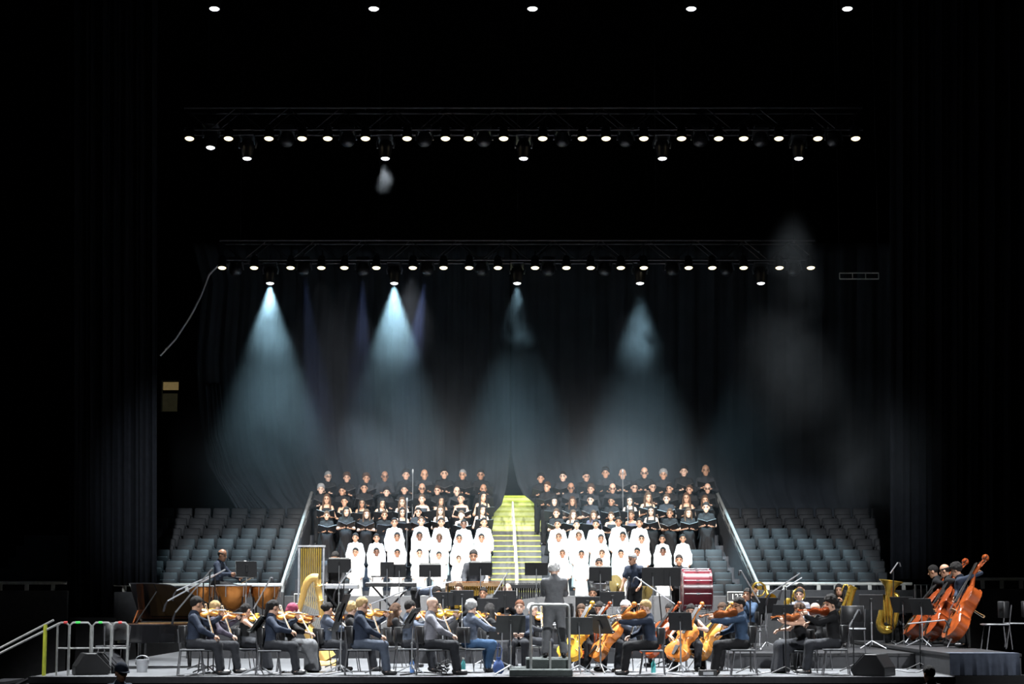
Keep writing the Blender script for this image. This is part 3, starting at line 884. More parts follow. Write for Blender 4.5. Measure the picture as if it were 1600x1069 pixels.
# sloping side rails of the choir block
for side, top, bot in (('left', (487, 770), (441, 912)), ('right', (1118, 765), (1184, 912))):
    a = W(*top, 54.0); b = W(*bot, 48.0)
    r = empty('sloping_handrail', b, 0, 'bright metal handrail sloping down the %s edge of the choir' % side, 'handrail', 'sloping rails beside the choir')
    I = r.matrix_basis.inverted()
    mb = MB(); mb.tube([a + V(0, .3, -.02), a, b, b + V(0, 0, -.9)], .045, 8); obj('rail', mb.mesh('rail', [M['rail']], True), r, I)
    mb = MB(); dz = V(0, 0, -.22); mb.tube([a + dz, b + dz], .026, 6); obj('lower_rail', mb.mesh('lower_rail', [M['rail']], True), r, I)
    for k in range(7):
        p = a.lerp(b, (k + .5) / 7); mb = MB(); mb.cyl(p, p - V(0, 0, .95), .024, n=6); obj('post', mb.mesh('post', [M['rail']]), r, I)
    mb = MB(); sg = 1 if side == 'left' else -1
    q = [a + V(0, 0, -.25), b + V(0, 0, -.25), b + V(0, 0, -1.1), a + V(0, 0, -1.1)]
    mb.add([p + V(sg * .03, 0, 0) for p in q] + [p + V(sg * .05, 0, 0) for p in q], [(0, 1, 2, 3), (7, 6, 5, 4), (0, 4, 5, 1), (1, 5, 6, 2), (2, 6, 7, 3), (3, 7, 4, 0)])
    obj('panel', mb.mesh('panel', [M['conc']]), r, I)
# front wall of the bowl and its rails
WY = 47.75
def bowl_wall(name, px0, px1, pytop, Y=WY):
    x0, x1 = span(px0, px1, Y, 920); z = W(800, pytop, Y).z
    o = empty(name, (0, 0, 0)); o['kind'] = 'structure'
    k = max(1, round((x1 - x0) / 1.9))
    for i in range(k):
        mb = MB(); a = x0 + (x1 - x0) * i / k; b = x0 + (x1 - x0) * (i + 1) / k
        slab(mb, a + .006, b - .006, Y, Y + .16, ARENA_Z, z); obj('panel', mb.mesh('panel', [M['wall']], False, .01), o)
bowl_wall('wall_far_left', -30, 106, 923, 46.6); bowl_wall('wall_left', 178, 444, 925); bowl_wall('wall_centre', 444, 1186, 931); bowl_wall('wall_right', 1186, 1428, 922)
bowl_wall('wall_far_right', 1428, 1640, 920, 46.8)
mb = MB(); slab(mb, W(106, 950, 47).x, W(178, 950, 47).x, 47.2, 47.3, ARENA_Z, W(0, 965, 47.2).z); struct('wall_gap', mb, M['wall'])
def flat_rail(px0, px1, py, Y, label, pyw, n):
    a = W(px0, py, Y); b = W(px1, py, Y); b.z = a.z; zw = W(800, pyw, Y).z
    r = empty('wall_handrail', a, 0, label, 'handrail', 'handrails along the bowl wall'); I = r.matrix_basis.inverted()
    mb = MB(); mb.tube([a, b], .04, 8); obj('rail', mb.mesh('rail', [M['railp']], True), r, I)
    for k in range(n):
        p = a.lerp(b, (k + .5) / n); mb = MB(); mb.box((p.x, p.y, (p.z + zw) / 2), (.09, .05, p.z - zw + .02)); obj('post', mb.mesh('post', [M['railp']]), r, I)
flat_rail(-20, 104, 911, 46.65, 'pale handrail on the grey wall at far left', 923, 3)
flat_rail(178, 440, 914, 47.8, 'pale handrail behind the piano and kettledrums', 925, 8)
flat_rail(1186, 1425, 912.5, 47.8, 'pale handrail behind the saxophone and tuba', 922, 9)
flat_rail(1520, 1640, 905, 46.85, 'pale handrail on the grey wall at far right', 920, 4)
# upright bar barrier behind the basses
a = W(1430, 914, 46); g = empty('bar_barrier', (a.x, 46, 0), 0, 'metal barrier of upright bars behind the basses', 'barrier'); I = g.matrix_basis.inverted()
x0, x1 = span(1430, 1512, 46, 914); mb = MB(); mb.tube([(x0, 46, ARENA_Z), (x0, 46, a.z), (x1, 46, a.z), (x1, 46, ARENA_Z)], .03, 6); obj('frame', mb.mesh('frame', [M['rail']], True), g, I)
for k in range(1, 9):
    x = x0 + (x1 - x0) * k / 9; mb = MB(); mb.cyl((x, 46, .2), (x, 46, a.z), .016, n=6); obj('bar', mb.mesh('bar', [M['rail']]), g, I)
# section signs
def text_mesh(t, size, mt):
    c = bpy.data.curves.new('lettering', 'FONT'); c.body = t; c.size = size; c.extrude = .004; c.align_x = 'CENTER'; c.align_y = 'CENTER'
    o = bpy.data.objects.new('lettering', c); COL.objects.link(o)
    dg = bpy.context.evaluated_depsgraph_get(); me = bpy.data.meshes.new_from_object(o.evaluated_get(dg)); bpy.data.objects.remove(o)
    me.materials.clear(); me.materials.append(mt)
    return me
def sign(px, py, wpx, hpx, text, label, tx=0):
    q = W(px, py, WY - .05); k = 47.7 / 3026; w_, h_ = wpx * k, hpx * k
    r = empty('section_sign', q, 0, label, 'sign')
    mb = MB(); mb.box((0, 0, 0), (w_, .03, h_)); obj('board', mb.mesh('board', [M['signp']]), r)
    mb = MB(); hw, hh = w_ / 2 * .92, h_ / 2 * .88
    mb.tube([(-hw, -.02, -hh), (hw, -.02, -hh), (hw, -.02, hh), (-hw, -.02, hh)], .012, 4, closed=True); obj('border', mb.mesh('border', [M['signw']]), r)
    obj('lettering', text_mesh(text, h_ * .72, M['signw']), r, Matrix.Translation((tx, -.022, 0)) @ Matrix.Rotation(math.pi / 2, 4, 'X'))
sign(1151, 933, 31, 17, '127', 'dark section sign reading 127 on the bowl wall, right')
sign(470, 936, 22, 17, '1', 'dark section sign reading 1 behind the golden harp', -.05)

# ------------------------------------------------------------------ folding seats
def seat_parts():
    bk = MB(); bk.box((0, 0, .56), (.47, .07, .44), Euler((-.16, 0, 0)).to_matrix(), top=(.96, .8))
    pn = MB(); pn.box((0, -.13, .40), (.44, .10, .40), Euler((.10, 0, 0)).to_matrix(), top=(.96, .7))
    ar = MB(); ar.box((.26, -.10, .50), (.04, .30, .045)); ar.box((.26, 0, .25), (.035, .12, .50))
    return [('backrest', bk.mesh('seat_back', [M['seat']], True, .025), M['seat']), ('seat_pan', pn.mesh('seat_pan', [M['seat']], True, .025), M['seat']), ('armrest', ar.mesh('armrest', [M['seat']], False, .008), M['seat'])]
SEATP = seat_parts(); PITCH_S = .52
TIERN = ['front row', 'second row', 'third row', 'fourth row', 'fifth row', 'sixth row', 'back row']
for i in range(7):
    xl = -5.78 - .07 * (6 - i) / 6; xr = 5.85 + .28 * (6 - i) / 6
    for side, xs in (('left', [xl - .30 - PITCH_S * k for k in range(9)]), ('right', [xr + .30 + PITCH_S * k for k in range(9)])):
        xlim = W(237, 850, TY(i)).x if side == 'left' else W(1388, 850, TY(i)).x
        for k, x in enumerate(xs):
            if (side == 'left' and x < xlim) or (side == 'right' and x > xlim): continue
            put_thing('arena_seat', SEATP, place((x, TY(i) + .25, TZ(i))), 'folded black arena seat, %s from the sloping rail, %s, %s block' % (ORD[k], TIERN[i], side), 'seat', 'empty folded seats in the bowl')
for i, pxs in ((2, (1089, 1117)), (1, (1094, 1124, 512, 545)), (0, (1100, 1131, 505, 536)), (-1, (1148, 1118, 500, 530))):
    for k, px in enumerate(pxs):
        put_thing('arena_seat', SEATP, place((W(px, 880, TY(i)).x, TY(i) + .25, TZ(i))), 'folded black seat inside the choir block, %s, %s, %s side' % (['lowest row', 'front row', 'second row', 'third row'][i + 1], 'inner' if k % 2 == 0 else 'outer', 'left' if px < 800 else 'right'), 'seat', 'empty folded seats in the bowl')

# ------------------------------------------------------------------ curtains
def curtain(name, Y, left, right, y_top, y_bot, folds, amp, mt, nu=160, nv=28, sag=0):
    """left(t), right(t): edge pixels as functions of the picture row; y_bot(u)"""
    vs = []; fs = []
    for j in range(nv + 1):
        for i in range(nu + 1):
            u = i / nu
            yb = y_bot(u) if callable(y_bot) else y_bot
            py = y_top + (yb - y_top) * j / nv
            px = left(py) + (right(py) - left(py)) * u
            d = amp * (math.sin(u * folds * 6.283 + .8 * math.sin(j * .13 + u * 9)) + .5 * math.sin(u * folds * 2.3 * 6.283 + 2 + j * .05))
            q = W(px, py, Y); vs.append((q.x, Y + d, q.z))
    for j in range(nv):
        for i in range(nu):
            a = j * (nu + 1) + i; fs.append((a, a + nu + 1, a + nu + 2, a + 1))
    mb = MB(); mb.add(vs, fs)
    o = obj(name, mb.mesh(name, [mt], True)); md = o.modifiers.new('thickness', 'SOLIDIFY'); md.thickness = .02
    return o
def interp(pts):
    ys = [p[0] for p in pts]; xs = [p[1] for p in pts]
    return lambda y: float(np.interp(y, ys, xs))
CY = 55.0
o = curtain('backdrop_curtain', CY, interp([(380, 300), (440, 316), (560, 306), (640, 310), (720, 322), (770, 352), (800, 385), (840, 400)]), interp([(380, 797), (700, 797), (754, 792.5), (780, 787), (794, 782), (805, 769), (840, 764)]), 380, 838, 17, .05, M['curtain'])
tag(o, 'dark stage curtain half hanging left of the gap above the stairs', 'curtain', 'dark backdrop curtains')
o = curtain('backdrop_curtain', CY + .08, interp([(380, 799), (700, 799), (715, 800), (754, 808), (778, 820), (788, 836), (796, 850), (840, 856)]), interp([(380, 1440), (840, 1440)]), 380, 838, 18, .05, M['curtain'])
tag(o, 'dark stage curtain half hanging right of the gap above the stairs', 'curtain', 'dark backdrop curtains')
o = curtain('gathered_curtain', CY - .12, interp([(600, 318), (680, 322), (740, 338), (800, 372)]), interp([(600, 345), (680, 352), (740, 372), (800, 420)]), 600, 800, 4, .05, M['curtain'], 40, 20)
tag(o, 'gathered swag of dark curtain sweeping down above the left seats', 'curtain')
o = curtain('side_curtain', 47.5, lambda y: 106, lambda y: 246, -40, lambda u: 985 if u < .5 else 915, 7, .10, M['curtain2'], 90, 20)
tag(o, 'black side curtain hanging between the left wall and the seats', 'curtain', 'black side curtains')
o = curtain('side_curtain', 48.2, lambda y: 1392, lambda y: 1640, -40, 905, 9, .10, M['curtain2'], 90, 20)
tag(o, 'black side curtain hanging behind the double basses at right', 'curtain', 'black side curtains')
mb = MB(); slab(mb, -22, 22, 60, 60.2, -1.4, 24); struct('wall_back', mb, M['void'])
# lit tunnel seen past the left edge of the curtain
q = W(264, 612, 58); tn = empty('tunnel_opening', q); tn['kind'] = 'structure'
LITW = mat('tunnel_wall_glow', (.6, .5, .3), .8, emit=(1., .72, .30), es=.12); LITD = mat('tunnel_door_glow', (.25, .22, .15), .8, emit=(.6, .55, .3), es=.012)  # ceiling and door emit faintly, imitating light inside the tunnel
mb = MB(); mb.box((0, .3, .20), (.46, .05, .24)); obj('glowing_ceiling', mb.mesh('glowing_ceiling', [LITW]), tn)
mb = MB(); mb.box((-.02, .32, -.30), (.44, .05, .55)); obj('door_leaf', mb.mesh('door_leaf', [LITD]), tn)
mb = MB(); mb.tube([(-.27, .25, -.6), (-.27, .25, .36), (.27, .25, .36)], .03, 5); obj('frame', mb.mesh('frame', [M['wall']]), tn)
# light spilling up the stairs through the curtain gap
ld = bpy.data.lights.new('stair_passage_light', 'POINT'); ld.energy = 240; ld.color = (.93, 1, .62); ld.shadow_soft_size = .3
lo = bpy.data.objects.new('stair_passage_light', ld); lo.location = (.1, 56.2, TZ(6) + 2.2); COL.objects.link(lo)
# ------------------------------------------------------------------ lighting trusses
def truss(px0, px1, py, Y, label):
    a = W(px0, py, Y); b = W(px1, py, Y); z = W((px0 + px1) / 2, py, Y).z
    c = V((a.x + b.x) / 2, Y, z); L = b.x - a.x
    t = empty('lighting_truss', c, 0, label, 'truss', 'lighting trusses'); h = .26
    for sy in (-1, 1):
        for sz in (0, 1):
            mb = MB(); mb.cyl((-L / 2, sy * h, sz * 2 * h), (L / 2, sy * h, sz * 2 * h), .027, n=6); obj('chord', mb.mesh('chord', [M['metal']]), t)
    n = int(L / .6); d = MB(); d.cyl((0, 0, 0), (L / n, 0, 2 * h), .014, n=5); m1 = d.mesh('brace', [M['metal']]); d = MB(); d.cyl((0, 0, 2 * h), (L / n, 0, 0), .014, n=5); m2 = d.mesh('brace', [M['metal']])
    for i in range(n):
        for sy in (-1, 1): obj('brace', m1 if i % 2 else m2, t, Matrix.Translation((-L / 2 + i * L / n, sy * h, 0)))
    for x in np.linspace(-L / 2 + .5, L / 2 - .5, 5):
        mb = MB(); mb.cyl((x, 0, 2 * h), (x, 0, 9), .012, n=5); obj('hanging_cable', mb.mesh('hanging_cable', [M['metal']]), t)
    return t, c
def par_parts():
    b = MB(); b.lathe([(.03, .34), (.08, .33), (.105, .22), (.115, .0), (.108, .0), (.10, .05)], 14)
    l = MB(); l.lathe([(.104, .012), (.09, -.005), (0, -.02)], 14)
    y = MB(); y.tube([(-.13, 0, .12), (-.13, 0, .30), (.13, 0, .30), (.13, 0, .12)], .012, 5); y.cyl((0, 0, .28), (0, .04, .52), .016, n=6)
    return [('can', b.mesh('par_can', [M['metal']], True), M['metal']), ('lens', l.mesh('par_lens', [M['parlens']], True), M['parlens'], None, 'can'), ('yoke', y.mesh('yoke', [M['metal']]), M['metal'])]
def head_parts(lens):
    bs = MB(); bs.box((0, 0, .50), (.36, .62, .08)); bs.cyl((0, -.2, .5), (0, -.2, .72), .02, n=6); bs.cyl((0, .25, .5), (0, .25, .72), .02, n=6); ar = MB()
    for s in (-1, 1):
        ar.tube([(s * .17, 0, .48), (s * .205, 0, .38), (s * .185, 0, .26)], .022, 6)
    hd = MB(); hd.lathe([(.06, .44), (.13, .42), (.155, .33), (.14, .18), (.115, .0), (.10, .0), (.095, .04)], 16)
    ln = MB(); ln.lathe([(.104, .01), (.08, -.012), (0, -.022)], 16)
    return [('base', bs.mesh('head_base', [M['metal']], False, .01), M['metal']), ('yoke', ar.mesh('head_yoke', [M['alum']], True), M['alum']), ('lamp_head', hd.mesh('lamp_head', [M['metal']], True), M['metal']), ('lens', ln.mesh('head_lens_' + lens.name, [lens], True), lens, None, 'lamp_head')]
def wash_parts():
    bs = MB(); bs.box((0, 0, .38), (.34, .58, .09)); ar = MB()
    for s in (-1, 1): ar.tube([(s * .16, 0, .36), (s * .205, 0, .14)], .02, 6)
    hd = MB(); hd.lathe([(.04, .32), (.13, .30), (.17, .17), (.16, .06), (.10, 0), (.0, -.01)], 14)
    return [('base', bs.mesh('wash_base', [M['metal']], False, .01), M['metal']), ('yoke', ar.mesh('wash_yoke', [M['alum']], True), M['alum']), ('lamp_head', hd.mesh('wash_head', [M['metal']], True), M['metal'])]
PAR, HEAD, WASH = par_parts(), head_parts(M['headlens']), wash_parts()
LITWASH = head_parts(M['headlens'])
def tilt(q, a): return Matrix.Translation(q) @ Matrix.Rotation(R(a), 4, 'X')
def rig(name, Y, pars, py, heads, hy, washes, wy, power, aim, size, color, ty):
    for i, px in enumerate(pars):
        put_thing('par_lamp', PAR, tilt(W(px, py, Y - .30), -17), 'lit warm par lamp, %s, on the %s truss' % (nth(i, 20), name), 'stage light', 'warm par lamps on the trusses')
    for i, px in enumerate(heads):
        q = W(px, hy, Y)
        h = put_thing('spot_lamp', HEAD, tilt(q, -9), 'lit white hanging spot lamp, %s, on the %s truss' % (nth(i, 5), name), 'stage light', 'hanging spot lamps on the trusses')
        bpy.context.view_layer.update()
        sp = spot('spot_beam', q + V(0, 0, -.06), aim(q), power, size, .55, color, .07)
        sp.parent = h; sp.matrix_parent_inverse = h.matrix_world.inverted()
    for i, px in enumerate(washes):
        put_thing('wash_lamp', WASH, tilt(W(px, wy, Y), -6), 'dark unlit wash lamp, %s, on the %s truss' % (nth(i, 10), name), 'stage light', 'dark wash lamps on the trusses')
FY, MY, NY = 49.6, 43.5, 37.4
for nm, px0, px1, py, Y in (('far', 345, 1272, 413, FY), ('middle', 290, 1345, 211, MY), ('near', 150, 1450, -28, NY)):
    truss(px0, px1, py - 4, Y, 'dark lattice lighting truss, %s' % dict(far='the lower one in the picture', middle='the middle one of three', near='the uppermost one in the picture')[nm])
rig('lower', FY, [347, 397, 454, 502, 538, 588, 645, 693, 733, 778, 836, 885, 923, 970, 1006, 1076, 1113, 1162, 1218, 1267], 419, [422, 616, 808, 1000, 1189], 443,
    [368, 475, 567, 667, 752, 857, 945, 1051, 1135, 1241], 430, 7500, lambda q: (q.x, FY + .9, 0), 48, (.55, .86, 1.), 0)
rig('middle', MY, [296, 357, 420, 472, 512, 571, 636, 696, 732, 787, 848, 910, 947, 1006, 1065, 1123, 1162, 1217, 1278, 1337], 217, [386, 602, 818, 1035, 1248], 248,
    [448, 543, 663, 756, 879, 978, 1094, 1189, 1303], 228, 13000, lambda q: (q.x * .75, 44.2, 1), 52, (.95, .98, 1.), 0)
put_thing('spot_lamp', head_parts(M['headlens']), tilt(W(329, 231, MY), -12), 'lit short lamp at the left end of the middle truss', 'stage light', 'hanging spot lamps on the trusses')
rig('upper', NY, [], 0, [335, 584, 832, 1080, 1324], 14, [266, 402, 478, 653, 759, 895, 1010, 1145], -4, 16500, lambda q: (q.x * .93, 35.4, .5), 54, (.93, .97, 1.), 0)
# cable swagging from the left end of the far truss
mb = MB(); mb.tube([W(x, y, 49.6) for x, y in ((346, 409), (326, 430), (314, 462), (297, 495), (274, 530), (250, 556))], .035, 6)
tag(obj('hanging_cable', mb.mesh('hanging_cable', [M['alum']], True)), 'slack pale cable swagging down from the left end of the lower truss', 'cable')
mb = MB(); a, b = W(1312, 436, 50), W(1373, 436, 50)
for dz in (0, .16): mb.tube([a + V(0, 0, dz), b + V(0, 0, dz)], .018, 5)
for k in range(4): p = a.lerp(b, k / 3); mb.tube([p, p + V(0, 0, .16)], .014, 5)
mb2 = MB()
for p in (a, b): mb2.tube([p, p + V(0, 0, 8)], .008, 5)
cr = obj('catwalk_rail', mb.mesh('catwalk_rail', [M['railp']])); obj('hanger', mb2.mesh('hanger', [M['blackm']]), cr)
tag(cr, 'dim yellowish catwalk rail right of the lower truss', 'rail')

# ------------------------------------------------------------------ smoke and haze, lit by the lamps above
def smoke_mat(name, dens, scale, lo, hi, base=0., ball=True, warp=0.6, col=(.82, .92, 1.)):
    m = bpy.data.materials.new(name); m.use_nodes = True; nt = m.node_tree; nt.nodes.clear()
    N = nt.nodes.new; Lk = nt.links.new
    out = N('ShaderNodeOutputMaterial'); vs = N('ShaderNodeVolumeScatter'); vs.inputs['Color'].default_value = (*col, 1); vs.inputs['Anisotropy'].default_value = 0.15
    Lk(vs.outputs[0], out.inputs['Volume'])
    tc = N('ShaderNodeTexCoord'); geo = N('ShaderNodeNewGeometry')
    n = N('ShaderNodeTexNoise'); n.inputs['Scale'].default_value = scale; n.inputs['Detail'].default_value = 3.5; n.inputs['Distortion'].default_value = warp
    Lk(geo.outputs['Position'], n.inputs['Vector'])
    mr = N('ShaderNodeMapRange'); mr.inputs['From Min'].default_value = lo; mr.inputs['From Max'].default_value = hi; mr.inputs['To Min'].default_value = base; mr.inputs['To Max'].default_value = 1
    Lk(n.outputs['Fac'], mr.inputs['Value'])
    mul = N('ShaderNodeMath'); mul.operation = 'MULTIPLY'; Lk(mr.outputs[0], mul.inputs[0])
    ln = N('ShaderNodeVectorMath'); ln.operation = 'LENGTH'; Lk(tc.outputs['Object'], ln.inputs[0])
    fr = N('ShaderNodeMapRange'); fr.interpolation_type = 'SMOOTHSTEP'; fr.inputs['From Min'].default_value = 1.; fr.inputs['From Max'].default_value = .15; fr.inputs['To Min'].default_value = 0; fr.inputs['To Max'].default_value = dens
    Lk(ln.outputs['Value'], fr.inputs['Value']); Lk(fr.outputs[0], mul.inputs[1])
    Lk(mul.outputs[0], vs.inputs['Density'])
    return m
def ball_mesh():
    bm = bmesh.new(); bmesh.ops.create_icosphere(bm, subdivisions=3, radius=1.); me = bpy.data.meshes.new('smoke_volume'); bm.to_mesh(me); bm.free(); return me
def smoke(px, py, Y, rx, ry, rz, mt, label):
    """rx, rz in pixels, ry in metres"""
    q = W(px, py, Y); k = Y / 3026
    me = ball_mesh(); me.materials.append(mt)
    o = obj('smoke_cloud', me); o.location = q; o.scale = (rx * k, ry, rz * k)
    return tag(o, label, 'smoke', None, 'stuff')
S1 = smoke_mat('smoke_haze', .060, .33, .32, .70, .25)
S1b = smoke_mat('smoke_haze_thin', .045, .33, .32, .70, .25)
S2 = smoke_mat('smoke_thick', .040, .60, .36, .62, .10)
S3 = smoke_mat('smoke_thin', .010, .5, .34, .66, .05)
S4 = smoke_mat('smoke_wisp', .016, .8, .40, .62, .0)
S5 = smoke_mat('smoke_dim', .009, .6, .38, .64, .05)
S6 = smoke_mat('smoke_puff', .0035, 3.0, .42, .60, .0)
smoke(490, 580, 52.0, 390, 2.8, 310, S1, 'broad pale haze drifting before the curtain at left')
smoke(870, 690, 52.0, 430, 2.8, 220, S1b, 'low grey haze drifting before the middle of the curtain')
smoke(424, 500, 49.8, 75, .9, 90, S2, 'bright smoke under the first lamp of the lower truss')
smoke(618, 505, 49.8, 80, .9, 95, S2, 'bright smoke under the second lamp of the lower truss')
smoke(812, 495, 49.9, 45, .7, 65, S4, 'thin smoke under the third lamp of the lower truss')
smoke(1000, 535, 50.0, 60, .8, 80, S4, 'curl of smoke under the fourth lamp of the lower truss')
smoke(1262, 400, 44.6, 85, .8, 120, S5, 'smoke plume rising past the right end of the lower truss')
smoke(1270, 590, 45.2, 150, 1.3, 200, S3, 'smoke column hanging right of the choir')
S7 = smoke_mat('smoke_low', .035, .5, .34, .66, .05)
smoke(1400, 720, 45.0, 140, 1.2, 180, S7, 'dim smoke cloud before the right side curtain')
smoke(599, 281, 43.5, 22, .3, 28, S6, 'small bright puff of smoke under the middle truss')
for px in (502, 538, 645, 733, 885, 970):
    q = W(px, 421, FY - .3); spot('par_beam', q, q + V(0, .9, -4), 700, 64, .9, (.95, .93, 1), .08)
for px, ax in ((477, .4), (567, -.1), (665, -.6)):
    q = W(px, 434, FY); spot('wash_beam', q, q + V(ax, .5, -4), 3000, 17, .5, (.35, .45, 1), .06)
# ------------------------------------------------------------------ choir
def folder_parts(angle=18, up=38):
    P = []
    Rm = Euler((R(up), 0, 0)).to_matrix()
    for s in (-1, 1):
        Rs = Rm @ Euler((0, R(-s * angle), 0)).to_matrix()
        mb = MB(); mb.box(tuple(Rs @ V(s * .125, 0, 0)), (.25, .33, .012), Rs); P.append(('cover', mb.mesh('cover', [M['black']]), M['black']))
        mb = MB(); mb.box(tuple(Rs @ V(s * .118, 0, .010)), (.21, .295, .006), Rs); P.append(('pages', mb.mesh('pages', [M['paper']]), M['paper']))
    return P
FOLD = [folder_parts(18, -32), folder_parts(10, -48), folder_parts(24, -22)]
FH = V(.13, .30, 1.10); FHL = V(-.13, .30, 1.10)
RP = dict(Rd=(-.7, .6, .1), Ld=(.7, .6, .1), Rn=(-.3, .2, .9), Ln=(.3, .2, .9))
MEN = [figure(RH=V(.13, .29, 1.12 + a), LH=V(-.14, .29, 1.10 + a), yaw=y, nod=nd, hair=h, twist=tw, glasses=g, slim=sl, **RP) for a, y, nd, h, tw, g, sl in
       ((0, 0, 6, 'short', 0, False, 1), (.03, 12, 10, 'short', 6, True, 1.06), (-.02, -12, 4, 'short', -6, False, 1), (.02, 5, 14, 'sides', 0, True, 1.04), (0, -6, 2, 'curly', 4, False, .98), (.04, 8, 8, None, -4, False, 1.02))]
WOM = [figure(RH=V(.12, .29, 1.10 + a), LH=V(-.13, .29, 1.09 + a), yaw=y, nod=nd, hair=h, twist=tw, female=True, outfit=of, sleeves=sv, **RP) for a, y, nd, h, tw, of, sv in
       ((0, 0, 4, 'long', 0, 'gown', 'none'), (.03, 10, 8, 'longside', 5, 'gown', 'none'), (-.02, -10, 2, 'bun', -5, 'gown', 'none'), (.02, 4, 10, 'long', 3, 'gown', 'short'), (0, -5, 5, 'pony', 0, 'gown', 'short'))]
KID = [figure(outfit='robe', yaw=y, nod=nd, hair=h, slim=sl, RH=V(.20, .04, .86), LH=V(-.20, .04, .86), female=fm) for y, nd, h, sl, fm in
       ((0, -2, 'short', .95, False), (8, 0, 'bun', .95, True), (-8, 2, 'short', .98, False), (4, -4, 'pony', .95, True))]
HMAN = 1.735
def at_px(px, py_top, i):
    return W(px, py_top, TY(i))
CH = {
 'ML1': [(512, 737), (542.4, 739), (572.8, 740), (600.9, 737), (634.6, 734), (662.8, 734), (694.3, 732), (723.5, 734), (751.7, 734)],
 'ML2': [(502, 757), (535.6, 760), (569.4, 755), (604.3, 762), (632.4, 758), (659.4, 756), (684.1, 759), (713.4, 761), (755, 757)],
 'WL1': [(511, 772), (539, 776.5), (566, 779), (596.4, 779), (628.6, 777), (660, 772.5), (688.6, 775), (720.8, 771.5), (753.9, 768)],
 'WL2': [(511, 799), (541, 792), (572.8, 796), (601, 798), (628.6, 793), (653.8, 793), (688.6, 790), (721.3, 798), (752.8, 789)],
 'KL1': [(616.6, 809), (658.3, 807), (689.8, 809), (724.6, 812), (756, 809)],
 'KL2': [(556, 833), (588.5, 834), (620.7, 832), (655.6, 831), (686.8, 834), (717.5, 835), (752.3, 834)],
 'KL3': [(556, 856), (588.5, 856), (621, 858), (655.6, 858), (686, 862), (716.8, 871)],
 'MR1': [(845, 740), (880, 737), (915, 737), (946.2, 731), (972.4, 733), (1006.6, 731), (1036.2, 734), (1068.2, 728), (1101.8, 725)],
 'MR2': [(855.6, 753), (891.9, 755), (923.4, 757), (956.7, 756), (990.3, 754), (1018.6, 753), (1046.7, 756), (1077.4, 758), (1105, 756)],
 'WR1': [(866, 776), (894.5, 776), (922.6, 774), (955.4, 776), (983.7, 775), (1011.8, 769), (1041.5, 772), (1072.4, 770), (1101, 774)],
 'WR2': [(869.6, 795), (895, 797), (927.3, 798), (954.9, 800), (986.4, 798), (1017.3, 791), (1046.7, 795), (1074.8, 794), (1103, 785)],
 'KR1': [(871.4, 812), (900.5, 813), (931.2, 812), (965.9, 808), (998.7, 810)],
 'KR2': [(873, 833), (904.2, 831), (938.6, 835), (973.2, 831), (1002, 836), (1034.4, 836), (1066.4, 835)],
 'KR3': [(878.7, 859), (908.4, 860), (940.4, 859), (969.8, 859), (995.5, 856), (1035.7, 855)],
}
TIER = {'M1': 6, 'M2': 5, 'W1': 4, 'W2': 3, 'K1': 2, 'K2': 1, 'K3': 0}
ROWN = {'M1': 'top men row', 'M2': 'second men row', 'W1': 'upper women row', 'W2': 'lower women row', 'K1': 'back robe row', 'K2': 'middle robe row', 'K3': 'front robe row'}
rng = random.Random(3)
for key, lst in CH.items():
    kind, half, row = key[0], key[1], key[0] + key[2]
    i = TIER[row]; side = 'left' if half == 'L' else 'right'
    for k, (px, py) in enumerate(lst):
        q = at_px(px, py, i); proto, info = {'M': MEN, 'W': WOM, 'K': KID}[kind][rng.randrange({'M': 6, 'W': 5, 'K': 4}[kind])]
        s = min(1.12, max(.68, (q.z - TZ(i)) / info['top'].z))
        sk = SKIN[rng.choice([0, 0, 1, 1, 3, 2] if kind != 'K' else [0, 1, 1, 2, 2, 4])]
        hc = HAIRC[rng.choice(['black', 'black', 'black', 'brown'] + (['grey'] if kind == 'M' else ['brown', 'brown'] if kind == 'W' else []))]
        if key == 'MR1' and k == 8: hc = HAIRC['white']
        top = CLOTH['white'] if kind == 'K' else CLOTH[rng.choice(['black', 'black', 'charcoal'] if kind == 'M' else ['black', 'black', 'black', 'charcoal', 'plum'])]
        rz = math.pi + R(rng.uniform(-6, 6)) + R(6 if half == 'L' else -6)
        loc = (q.x, TY(i) - .05 + rng.uniform(-.03, .03), TZ(i))
        who = {'M': 'man in black', 'W': 'woman in black', 'K': 'singer in white robe'}[kind]
        hold = '' if kind == 'K' else ' holding a folder'
        put_person(proto, loc, rz, s, dict(skin=sk, top=top, bottom=CLOTH['black'], hair=hc),
                   '%s%s, %s from left, %s, %s of stairs' % (who, hold, ORD[k], ROWN[row], side), 'choir ' + {'M': 'men', 'W': 'women', 'K': 'children'}[kind])
        if kind != 'K' and not (key == 'ML1' and k in (3,)):
            c = loc2w(loc, rz, s, (info['RW'] + info['LW']) / 2 + V(0, .10, .045))
            Mw = Matrix.Translation(c) @ Matrix.Rotation(rz + math.pi + R(rng.uniform(-8, 8)), 4, 'Z')
            put_thing('choir_folder', FOLD[rng.randrange(3)], Mw, 'folder of the %s, %s from left, %s, %s of stairs' % ('man' if kind == 'M' else 'woman', ORD[k], ROWN[row], side), 'folder', 'choir folders')
